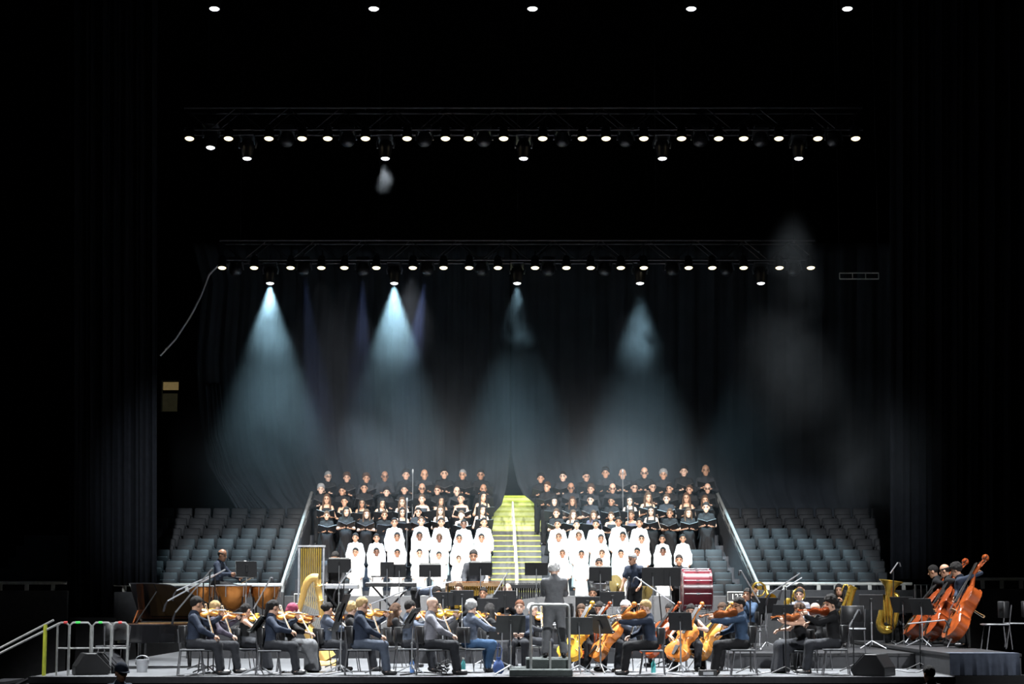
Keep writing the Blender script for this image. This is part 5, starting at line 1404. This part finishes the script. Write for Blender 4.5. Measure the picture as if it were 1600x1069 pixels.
def cymbal(px, py, Y, rad, tiltd, rzd, label):
    q = W(px, py, Y); h = q.z - PF; r = empty('cymbal', (q.x, Y, PF), 0, label, 'cymbal', 'bronze cymbals on stands')
    mb = MB(); mb.lathe([(rad, 0), (rad * .5, .025), (.07, .04), (.055, .07), (0, .08)], 24); mb.lathe([(rad, -.004), (.05, .036), (0, .07)], 24)
    obj('disc', mb.mesh('disc', [M['bronze']], True), r, Matrix.Translation((0, 0, h)) @ Matrix.Rotation(R(rzd), 4, 'Z') @ Matrix.Rotation(R(tiltd), 4, 'X'))
    mb = MB(); mb.cyl((0, .06, .3), (0, .06, h), .012, n=6); obj('pole', mb.mesh('pole', [M['chrome']]), r)
    for k in range(3): mb = MB(); a = R(90 + 120 * k); mb.tube([(0, .06, .4), (.26 * math.cos(a), .06 + .26 * math.sin(a), .01)], .012, 5); obj('leg', mb.mesh('leg', [M['chrome']]), r)
cymbal(964, 917, 42.9, .27, 80, 50, 'bronze cymbal standing upright left of the man in navy short sleeves'); cymbal(1010, 918, 42.9, .30, 82, -62, 'bronze cymbal standing upright right of the man in navy short sleeves')
q = W(1088, 922, 43.0); r = empty('bass_drum', (q.x, 43.0, PF), 0, 'maroon concert bass drum with pale hoops at right', 'bass drum')
z = q.z - PF; rad = .44; Rx = Matrix.Translation((0, 0, z)) @ Matrix.Rotation(math.pi / 2, 4, 'Y')
mb = MB(); mb.lathe([(rad, -.27), (rad, .27)], 32, Rx); obj('shell', mb.mesh('shell', [M['maroon']], True), r)
for s in (-1, 1):
    mb = MB(); mb.lathe([(rad + .008, s * .265), (rad + .022, s * .27), (rad + .022, s * .32), (rad, s * .325)], 32, Rx); obj('hoop', mb.mesh('hoop', [M['maroon']], True), r)
    mb = MB(); mb.lathe([(rad * .995, s * .30), (0, s * .301)], 32, Rx); obj('head', mb.mesh('head', [M['skinhead']]), r)
for k in range(10):
    a = R(36 * k + 10); mb = MB(); y, zz = (rad + .03) * math.cos(a), z + (rad + .03) * math.sin(a)
    mb.cyl((-.30, y, zz), (.30, y, zz), .008, n=5); mb.box((0, y, zz), (.07, .03, .03)); obj('tension_rod', mb.mesh('tension_rod', [M['chrome']]), r)
for s in (-1, 1): mb = MB(); mb.tube([(s * .24, -.42, .02), (s * .22, 0, z - rad - .02), (s * .24, .42, .02)], .02, 6); mb.cyl((s * .36, 0, .02), (s * .36, 0, z + .1), .018, n=6); obj('cradle', mb.mesh('cradle', [M['chrome']]), r)
# tuba, saxophone, horn, small winds
q = W(1384, 1000, 39.4); r = empty('tuba', (q.x, 39.4, ZR), 0, 'golden tuba with wide bell held upright on the right riser', 'tuba')
def T_(px, py, dy=0): return W(px, py, 39.4 + dy) - V(q.x, 39.4, ZR)
bl = T_(1392, 909); bt = T_(1386, 965)
ax = (bl - bt).normalized(); Mx = TR(ortho(V(0, 1, 0).cross(ax) if False else V(1, 0, 0), ax), bl)
Rb = ax.to_track_quat('Z', 'Y').to_matrix()
mb = MB(); mb.lathe([(.245, .02), (.25, .01), (.20, -.03), (.12, -.11), (.085, -.25), (.07, -.45), (.06, -.70)], 20, TR(Rb, bl)); mb.lathe([(.243, .018), (.195, -.02), (.10, -.12)], 20, TR(Rb, bl)); obj('bell', mb.mesh('bell', [M['brass']], True), r)
mb = MB(); mb.tube(smooth([T_(1384, 930), T_(1378, 960), T_(1375, 975), T_(1380, 984), T_(1390, 983), T_(1397, 970), T_(1402, 940), T_(1400, 930), T_(1396, 934), T_(1390, 965)]), smooth_r([.07, .08, .085, .09, .085, .075, .06, .05, .045, .04]), 10); obj('body_bow', mb.mesh('body_bow', [M['brass']], True), r)
for k in range(4): mb = MB(); p = T_(1381 + 4.5 * k, 940 + 2 * k, -.16); mb.cyl(p, p + V(.02, 0, -.42), .022, n=8); mb.cyl(p + V(0, 0, .03), p, .012, n=6); obj('valve', mb.mesh('valve', [M['brass']], True), r)
mb = MB(); mb.tube([T_(1398, 938, .05), T_(1404, 935, .2), T_(1401, 938, .5)], .012, 6); obj('leadpipe', mb.mesh('leadpipe', [M['brass']], True), r)
q = W(1322, 960, 39.6); r = empty('baritone_saxophone', (q.x, 39.6, ZR), 0, 'golden baritone saxophone on the right riser', 'saxophone')
def S_(px, py, dy=0): return W(px, py, 39.6 + dy) - V(q.x, 39.6, ZR)
mb = MB(); mb.tube(smooth([S_(1326, 920), S_(1322, 935), S_(1317, 948), S_(1314, 957), S_(1318, 962), S_(1324, 955), S_(1328, 940), S_(1332, 922), S_(1334, 917)]), smooth_r([.02, .028, .035, .045, .05, .055, .06, .075, .10]), 12); obj('body', mb.mesh('body', [M['brass']], True), r)
mb = MB(); mb.tube([S_(1326, 920), S_(1324, 914), S_(1319, 914), S_(1315, 924)], [.02, .018, .016, .014], 8); obj('crook', mb.mesh('crook', [M['brass']], True), r)
for k in range(6): mb = MB(); p = S_(1326 - 2 * k, 924 + 5.2 * k, -.045); mb.lathe([(.022, 0), (.022, .012), (0, .012)], 8, TR(Euler((R(90), 0, 0)).to_matrix(), p)); obj('key', mb.mesh('key', [M['brass']]), r)
def horn(px, py, Y, fz, s, face, label):
    q = W(px, py, Y); r = empty('french_horn', q, R(face), label, 'horn', 'brass horns', s)
    mb = MB(); mb.tube([(.15 * math.cos(a), .05 * a / 6, .15 * math.sin(a)) for a in [i * .35 for i in range(34)]], .014, 7); obj('coil', mb.mesh('coil', [M['brass']], True), r)
    mb = MB(); mb.tube([(.15, .0, 0), (.17, -.05, -.12), (.16, -.13, -.2), (.15, -.2, -.23)], [.02, .035, .075, .15], 14, cap=False); obj('bell', mb.mesh('bell', [M['brass']], True), r)
    mb = MB(); mb.box((-.02, -.03, .03), (.10, .05, .08)); obj('valves', mb.mesh('valves', [M['brass']]), r)
horn(1187, 921, 40.1, ZR, .95, 20, 'gleaming brass horn below the right sloping rail'); horn(712, 950, 39.6, .3, .9, 160, 'brass horn left of the curly grey-haired violinist'); horn(1247, 929, 40.0, ZR, .8, 200, 'brass horn between the two stacked faces at right')
# grand piano at left
PY = 36.2; x0, x1 = span(196, 312, PY, 980); r = empty('grand_piano', (x0, PY, 0), 0, 'black grand piano with raised lid at far left', 'piano')
zt = W(230, 975, PY).z; Lp = x1 - x0
out = [(0, -.72), (.45, -.72), (.75, -.66), (1.0, -.45), (1.25, -.15), (1.45, .15), (Lp + .1, .45), (Lp + .12, .62), (Lp, .72), (0, .72)]
mb = MB(); mb.prism(out, zt - .34, zt); obj('case', mb.mesh('case', [M['lacquer']], False, .01), r)
mb = MB(); mb.prism([(x * .93 + .12, y * .9) for x, y in out], zt - .02, zt + .012); obj('soundboard', mb.mesh('soundboard', [mat('piano_soundboard', (.09, .035, .014), .4)]), r)
mb = MB(); mb.prism([(x * .85 + .35, y * .80) for x, y in out], zt + .012, zt + .03); obj('plate', mb.mesh('plate', [mat('piano_plate', (.22, .13, .05), .4, .4)]), r)
lid = MB(); lid.prism([(x, y - .72) for x, y in out], 0, .02); obj('lid', lid.mesh('lid', [M['lacquer']], False, .004), r, Matrix.Translation((.15, .72, zt + .02)) @ Matrix.Rotation(R(-30), 4, 'X'))
mb = MB(); mb.cyl((.30, -.62, zt), (.62, -.30, zt + .60), .012, n=6); obj('prop', mb.mesh('prop', [M['black']]), r)
mb = MB(); mb.box((-.08, 0, zt - .26), (.30, 1.40, .08)); mb.box((.04, 0, zt - .12), (.03, 1.3, .22)); obj('keybed', mb.mesh('keybed', [M['lacquer']], False, .006), r)
mb = MB(); mb.box((-.10, 0, zt - .21), (.15, 1.22, .02)); obj('keys', mb.mesh('keys', [M['signw']]), r)
mb = MB(); mb.box((.25, 0, zt + .14), (.02, .7, .24), Euler((0, R(20), 0)).to_matrix()); obj('music_desk', mb.mesh('music_desk', [M['v_br']]), r)
for lx, ly in ((.15, -.58), (.15, .58), (Lp - .25, .45)): mb = MB(); mb.lathe([(.03, 0), (.04, .08), (.05, .3), (.07, zt - .34)], 10, Matrix.Translation((lx, ly, 0))); obj('leg', mb.mesh('leg', [M['lacquer']], True), r)
mb = MB(); mb.box((.35, 0, (zt - .34) / 2 + .05), (.06, .22, zt - .44)); mb.box((.33, 0, .08), (.2, .3, .05)); obj('pedal_lyre', mb.mesh('pedal_lyre', [M['lacquer']]), r)

# ------------------------------------------------------------------ podium
py0 = 32.12; a0, a1 = span(796, 895, py0, 1050); z1 = W(0, 1046.5, py0).z
r = empty('conductor_podium', ((a0 + a1) / 2, py0, 0), 0, 'two-step grey podium with a tubular guard rail under the conductor', 'podium'); hw = (a1 - a0) / 2
mb = MB(); mb.box((0, .75, z1 / 2), (2 * hw, 1.5, z1)); obj('lower_step', mb.mesh('lower_step', [M['podium']], False, .012), r)
b0, b1 = span(822, 893, py0 + .45, 1040); cx = (b0 + b1) / 2 - (a0 + a1) / 2
mb = MB(); mb.box((cx, 1.0, (z1 + PZ) / 2), (b1 - b0, 1.1, PZ - z1)); obj('upper_step', mb.mesh('upper_step', [M['podium']], False, .012), r)
zr = W(0, 945, py0 + .35).z; c0, c1 = span(829.5, 889.5, py0 + .35, 990); c0 -= (a0 + a1) / 2; c1 -= (a0 + a1) / 2
mb = MB(); mb.tube([(c0, .35, z1), (c0, .35, zr - .06), (c0 + .015, .35, zr - .015), (c0 + .06, .35, zr), (c1 - .06, .35, zr), (c1 - .015, .35, zr - .015), (c1, .35, zr - .06), (c1, .35, z1)], .022, 8); obj('guard_rail', mb.mesh('guard_rail', [M['rail']], True), r)
mb = MB(); mb.cyl(((c0 + c1) / 2 + .0, .42, z1), ((c0 + c1) / 2, .42, z1 + .45), .02, n=8); obj('rail_post', mb.mesh('rail_post', [M['rail']]), r)

# ------------------------------------------------------------------ music stands (desk centre in the picture)
MS = [(385, 889, 41.7, PF, 20, 'black music stand beside the timpani player', .46, .34, -14, 1), (530, 884, 42.2, PF, 0, 'black music stand before the keyboard percussionist', .52, .30, 14, 1),
      (605, 889, 42.2, PF, 0, 'black music stand, left of the pair over the long keyboard', .30, .30, 10, 0), (624, 892, 42.3, PF, 0, 'black music stand, right of the pair over the long keyboard', .30, .28, 10, 0),
      (672, 892, 42.3, PF, 0, 'black music stand above the bending percussionist', .48, .27, 14, 1), (751, 889, 42.0, PF, 0, 'black music stand before the marimba', .50, .28, 14, 1), (838, 889, 42.0, PF, 0, 'black music stand left of the conductor head', .50, .28, 14, 0),
      (938, 897, 42.3, PF, 0, 'black music stand in front of the bearded percussionist', .50, .30, 10, 1), (1020, 901, 42.0, PF, 0, 'black music stand, left of the wide pair near the bass drum', .48, .40, 10, 0), (1047, 901, 42.05, PF, 0, 'black music stand, right of the wide pair near the bass drum', .46, .40, 10, 0),
      (406, 976, 32.9, 0, 82, 'edge-on music stand before the second violin desk', .48, .36, 38, 1), (533, 957, 33.0, 0, 82, 'edge-on music stand before the stout violinist', .48, .66, 20, 1), (644, 966, 33.1, 0, 80, 'edge-on music stand left of the bald violinist', .48, .40, 32, 1),
      (798, 975, 32.9, 0, 0, 'grey music stand standing left of the podium', .50, .31, 22, 0), (784, 986, 34.6, 0, 20, 'dark low music stand behind the one left of the podium', .46, .34, 20, 0),
      (905, 978, 32.9, 0, -6, 'grey music stand standing right of the podium', .46, .30, 18, 0), (938, 976, 33.6, 0, -50, 'turned music stand holding a page beside the cellos', .46, .34, 26, 1), (1063, 971, 33.2, 0, -14, 'dark music stand before the bare-armed cellist', .40, .32, 20, 0),
      (722, 934, 38.6, .3, 0, 'wide black music stand before the brown-haired wind player', .46, .30, 14, 0), (692, 936, 38.4, .3, 10, 'black music stand left of the wide one in the middle', .40, .28, 14, 0), (789, 936, 38.6, .3, 0, 'black music stand hiding the bald wind player', .44, .34, 14, 0), (762, 946, 37.2, 0, 0, 'low black music stand behind the jeans-wearing violinist', .40, .28, 14, 0),
      (918, 944, 38.6, .3, 0, 'black music stand right of the conductor', .48, .30, 14, 0), (957, 936, 38.8, .3, 0, 'black music stand under the upright cymbals', .50, .30, 14, 0),
      (1196, 946, 37.6, ZR, 30, 'tilted black music stand on the right riser, nearest the viola player', .50, .34, 30, 0), (1224, 957, 36.6, ZR, 12, 'black music stand left of the curly-haired woman', .44, .32, 24, 0), (1277, 943, 38.4, ZR, 0, 'black music stand behind the reddish violin', .46, .26, 14, 0),
      (1361, 941, 38.4, ZR, 0, 'square black music stand left of the tuba', .48, .30, 10, 0), (1411, 945, 38.6, ZR, -35, 'tilted black music stand right of the tuba', .50, .34, 26, 0), (1440, 948, 37.0, ZB, -40, 'tilted black music stand before the double basses', .46, .34, 26, 0)]
for px, py, Y, fz, rz, lb, w_, dh, tl, pp in MS:
    music_stand(px, py, Y, fz, R(rz), lb, w_, dh, tl, pp)

# ------------------------------------------------------------------ microphone stands
mic_stand(None, 34.0, 0, (336, 899), (262, 939), (352, 890), 'boom microphone stand reaching lowest over the piano', col='chrome')
mic_stand(None, 35.0, 0, (318, 905), (276, 923), (334, 898), 'boom microphone stand reaching over the piano, upper arm', col='chrome')
mic_stand(None, 33.6, 0, (328, 893), (274, 957), (332, 888), 'thin boom microphone stand sloping steeply by the piano')
mic_stand(409, 33.6, 0, (411, 925), (423, 903), (396, 952), 'boom microphone stand right of the kettledrums', col='chrome')
mic_stand(530, 36.0, 0, (538, 905), (525, 921), (549, 889), 'short boom microphone stand below the keyboard percussionist', col='chrome')
mic_stand(594, 33.4, 0, (594, 940), (580, 944), (636, 922), 'boom microphone stand beside the stout violinist', col='chrome')
mic_stand(700, 37.0, 0, (700, 910), (656, 921), (722, 905), 'boom microphone stand above the bald violinist', col='chrome')
mic_stand(790, 37.6, 0, (789, 901), (772, 929), (793, 895), 'steep boom microphone stand left of the conductor', col='chrome')
mic_stand(1040, 36.6, 0, (1030, 928), (994, 902), (1054, 944), 'boom microphone stand above the violas', col='chrome')
mic_stand(983, 40.9, .3, (985, 899), (982, 902), (978, 935), 'upright microphone before the man in navy short sleeves', col='chrome')
mic_stand(1172, 33.4, 0, (1172, 915), (1158, 892), (1187, 942), 'boom microphone stand by the viola player in blue shirt', col='chrome')
mic_stand(1227, 33.3, 0, (1227, 917), (1203, 928), (1250, 896), 'boom microphone stand above the curly-haired woman', col='alum')
mic_stand(1236, 36.8, ZR, (1236, 915), (1222, 922), (1253, 903), 'second boom microphone stand above the curly-haired woman', col='alum')
mic_stand(1333, 34.2, 0, (1333, 965), (1341, 953), (1320, 992), 'low boom microphone stand right of the young violinist', col='chrome')
mic_stand(1437, 35.0, 0, (1437, 975), (1476, 969), (1418, 975), 'low boom microphone stand pointing at the double basses', col='alum')
mic_stand(1395, 39.0, ZR, (1396, 890), (1403, 879), (1391, 896), 'bright-tipped microphone stand above the tuba', col='chrome')

# ------------------------------------------------------------------ small things on the stage
def wedge(px, py, Y, w_, rz, label):
    q = W(px, py, Y); r = empty('floor_monitor', (q.x, Y, 0), R(rz), label, 'monitor speaker', 'stage monitor wedges')
    pr = [(-.30, 0), (.24, 0), (.30, .10), (.04, .36), (-.16, .36), (-.30, .14)]
    mb = MB(); mb.prism(pr, -w_ / 2, w_ / 2, Matrix.Rotation(math.pi / 2, 4, 'X')); obj('cabinet', mb.mesh('cabinet', [M['black']], False, .01), r)
    mb = MB(); mb.add([(.292, -w_ * .45, .12), (.06, -w_ * .45, .355), (.06, w_ * .45, .355), (.292, w_ * .45, .12), (.302, -w_ * .45, .125), (.07, -w_ * .45, .36), (.07, w_ * .45, .36), (.302, w_ * .45, .125)], [(0, 1, 2, 3), (7, 6, 5, 4), (0, 4, 5, 1), (1, 5, 6, 2), (2, 6, 7, 3), (3, 7, 4, 0)]); obj('grille', mb.mesh('grille', [M['metal']]), r)
wedge(1364, 1057, 32.5, .55, 150, 'black wedge floor monitor at the right front of the stage'); wedge(143, 1055, 33.0, .5, 20, 'black wedge floor monitor between the guard rails at left'); wedge(166, 1053, 33.6, .45, -20, 'black wedge floor monitor under the empty chair at left')
bottle(1021, 1053, 33.2, 0, M['teal'], 'teal water bottle behind the navy viola player'); bottle(644, 1050, 33.6, 0, M['blue'], 'blue water bottle at the foot of a music stand'); bottle(724, 1050, 33.5, 0, M['teal'], 'water bottle between the bald man and the jeans wearer'); bottle(1219, 1012, 35.9, ZR, M['teal'], 'teal water bottle on the riser beside the curly-haired woman'); bottle(1268, 1008, 36.2, ZR, M['bucket'], 'clear water bottle behind the knee of the young violinist')
q = W(779, 1050, 33.3); r = empty('blue_bag', (q.x, 33.3, 0), 0, 'small blue drawstring bag on the floor left of the podium', 'bag')
mb = MB(); mb.lathe([(.05, 0), (.09, .04), (.10, .12), (.07, .2), (.03, .24), (.05, .28)], 12); obj('sack', mb.mesh('sack', [M['bagblue']], True), r); mb = MB(); mb.tube([(.03, 0, .25), (.06, 0, .42), (.0, 0, .52), (-.03, 0, .25)], .008, 5); obj('strap', mb.mesh('strap', [M['bagblue']]), r)
q = W(222, 1051, 33.9); r = empty('bucket', (q.x, 33.9, 0), 0, 'grey plastic bucket under the piano', 'bucket')
mb = MB(); mb.lathe([(.09, 0), (.115, .22), (.122, .22), (.105, .215), (.085, .02), (0, .02)], 14); obj('pail', mb.mesh('pail', [M['bucket']], True), r); mb = MB(); mb.tube([(.115 * math.cos(a), 0, .22 + .07 * math.sin(a)) for a in [i * math.pi / 8 for i in range(9)]], .006, 4); obj('handle', mb.mesh('handle', [M['chrome']]), r)
q = W(1106, 1055, 32.4); r = empty('power_box', (q.x, 32.4, 0), 0, 'black power distribution box at the stage edge by the violas', 'power box')
mb = MB(); mb.box((0, 0, .05), (.30, .16, .10)); obj('housing', mb.mesh('housing', [M['black']], False, .008), r); mb = MB(); mb.box((0, -.083, .045), (.17, .006, .05)); obj('label_plate', mb.mesh('label_plate', [M['bucket']]), r)
q = W(689, 1054, 32.5); r = empty('cable_coil', (q.x, 32.5, 0), 0, 'black coil of cable heaped before the bald violinist', 'cable')
for k in range(9): mb = MB(); mb.tube([(.10 * math.cos(a) + .02 * (k % 3), .05 * math.sin(a) * (1 + .2 * (k % 4)), .03 + .018 * k + .05 * abs(math.sin(a + k))) for a in [i * .42 for i in range(15)]], .007, 5, closed=True); obj('loop', mb.mesh('loop', [M['cable']], True), r)
for k, (p, mt, lb) in enumerate(([((288, 1057), (330, 1052), (378, 1056), (410, 1054)), 'cablew', 'cable snaking under the far left violinists'], [((418, 1055), (450, 1050), (500, 1056), (540, 1050)), 'cablew', 'cable snaking before the long-haired man'], [((625, 1056), (660, 1052), (700, 1055), (740, 1052)), 'cable', 'cable snaking before the bald violinist'],
      [((995, 1056), (1040, 1053), (1075, 1057), (1130, 1054)), 'cablew', 'cable snaking beneath the violas'], [((1170, 1056), (1210, 1051), (1260, 1056), (1320, 1053)), 'cablew', 'cable snaking at the feet of the young violinist'], [((1395, 1048), (1430, 1052), (1450, 1046), (1487, 1050)), 'cablew', 'cable snaking toward the bass riser'])):
    pts = []
    for a, b in zip(p[:-1], p[1:]):
        for j in range(6):
            t = j / 6; t = t * t * (3 - 2 * t); px = a[0] + (b[0] - a[0]) * j / 6; py = a[1] + (b[1] - a[1]) * t
            dz = (py - 930) / 128.0; Yd = 32.0 / dz if dz > 0 else 34; pts.append((W(px, py, Yd).x, Yd, .014))
    mb = MB(); mb.tube(pts, .012, 5); tag(obj('floor_cable', mb.mesh('floor_cable', [M[mt]], True)), 'thin ' + ('pale ' if mt == 'cablew' else 'black ') + lb, 'cable', 'cables on the stage floor')
# empty chairs
for px, Y, fz, rz, lb in ((176, 33.9, 0, 30, 'empty black chair beside the guard rail at far left'), (1333, 35.7, ZR, 170, 'empty black chair right of the young violinist'), (1556, 35.2, ZB, 90, 'empty chair on the bass riser, nearest the double basses'), (1590, 36.4, ZB, 80, 'empty chair at the right end of the bass riser'), (860, 38.9, .3, 180, 'empty dark chair behind the conductor'), (782, 41.2, .3, 180, 'empty dark chair below the centre stairs'), (880, 41.2, .3, 180, 'empty chair left of the snare drum'), (698, 37.6, 0, 0, 'empty dark chair behind the bald violinist')):
    q = W(px, 1000, Y); chair((q.x, Y, fz), R(rz), lb)
# guard rails at the left end of the stage
for px0, px1, Y, tape, lb in ((88, 106, 32.5, 'glintr', 'narrow tubular guard rail with a red glint painted on its end at left'), (107, 140, 32.9, 'glintg', 'tubular guard rail with green tape on top at left'), (143, 172, 33.2, 'glintg', 'tubular guard rail with green tape left of the empty chair'), (174, 198, 33.5, 'glintr', 'tubular guard rail with red tape beside the piano')):
    a = W(px0, 1052, Y); b = W(px1, 1052, Y); z = W(px0, 973, Y).z; zm = W(px0, 1013, Y).z
    r = empty('guard_rail', (a.x, Y, 0), 0, lb, 'guard rail', 'guard rails at the left of the stage'); L = b.x - a.x
    mb = MB(); mb.tube([(0, 0, 0), (0, 0, z - .05), (.05, 0, z), (L - .05, 0, z), (L, 0, z - .05), (L, 0, 0)], .018, 6); obj('frame', mb.mesh('frame', [M['rail']], True), r)
    mb = MB(); mb.cyl((0, 0, zm), (L, 0, zm), .015, n=6); obj('cross_bar', mb.mesh('cross_bar', [M['rail']]), r)
    mb = MB(); mb.cyl((.10, 0, z), (max(.16, L - .18), 0, z), .021, n=8); obj('tape', mb.mesh('tape', [M[tape]]), r)  # coloured light reflected on the top rail, painted as a solid sleeve
# steps up to the stage with sloping handrails, far left
r = empty('stage_steps', (SX0 - 1.0, 33, ARENA_Z), 0, 'dark steps climbing to the left end of the stage', 'steps'); 
for k in range(7):
    mb = MB(); z = -ARENA_Z * (k + 1) / 7.5; mb.box((-1.6 + .32 * k, .1, z - .03), (.34, 1.3, .05)); obj('tread', mb.mesh('tread', [M['metal']]), r)
for y in (-.5, .7): mb = MB(); mb.tube([(-1.9, y, .0), (.95, y, 1.38)], .03, 5); obj('stringer', mb.mesh('stringer', [M['metal']]), r)
r = empty('step_handrail', (SX0, 32.4, 0), 0, 'pair of sloping handrails with a yellow post beside the stage steps', 'handrail'); I = r.matrix_basis.inverted()
for (pa, pb) in (((-12, 1019), (84, 969)), ((-12, 1027), (93, 974))): mb = MB(); mb.tube([W(*pa, 32.5), W(*pb, 32.5)], .02, 6); obj('rail', mb.mesh('rail', [M['rail']]), r, I)
mb = MB(); a = W(71, 976, 32.5); mb.cyl((a.x, 32.5, 0), a, .034, n=8); obj('post', mb.mesh('post', [M['tapey']]), r, I)
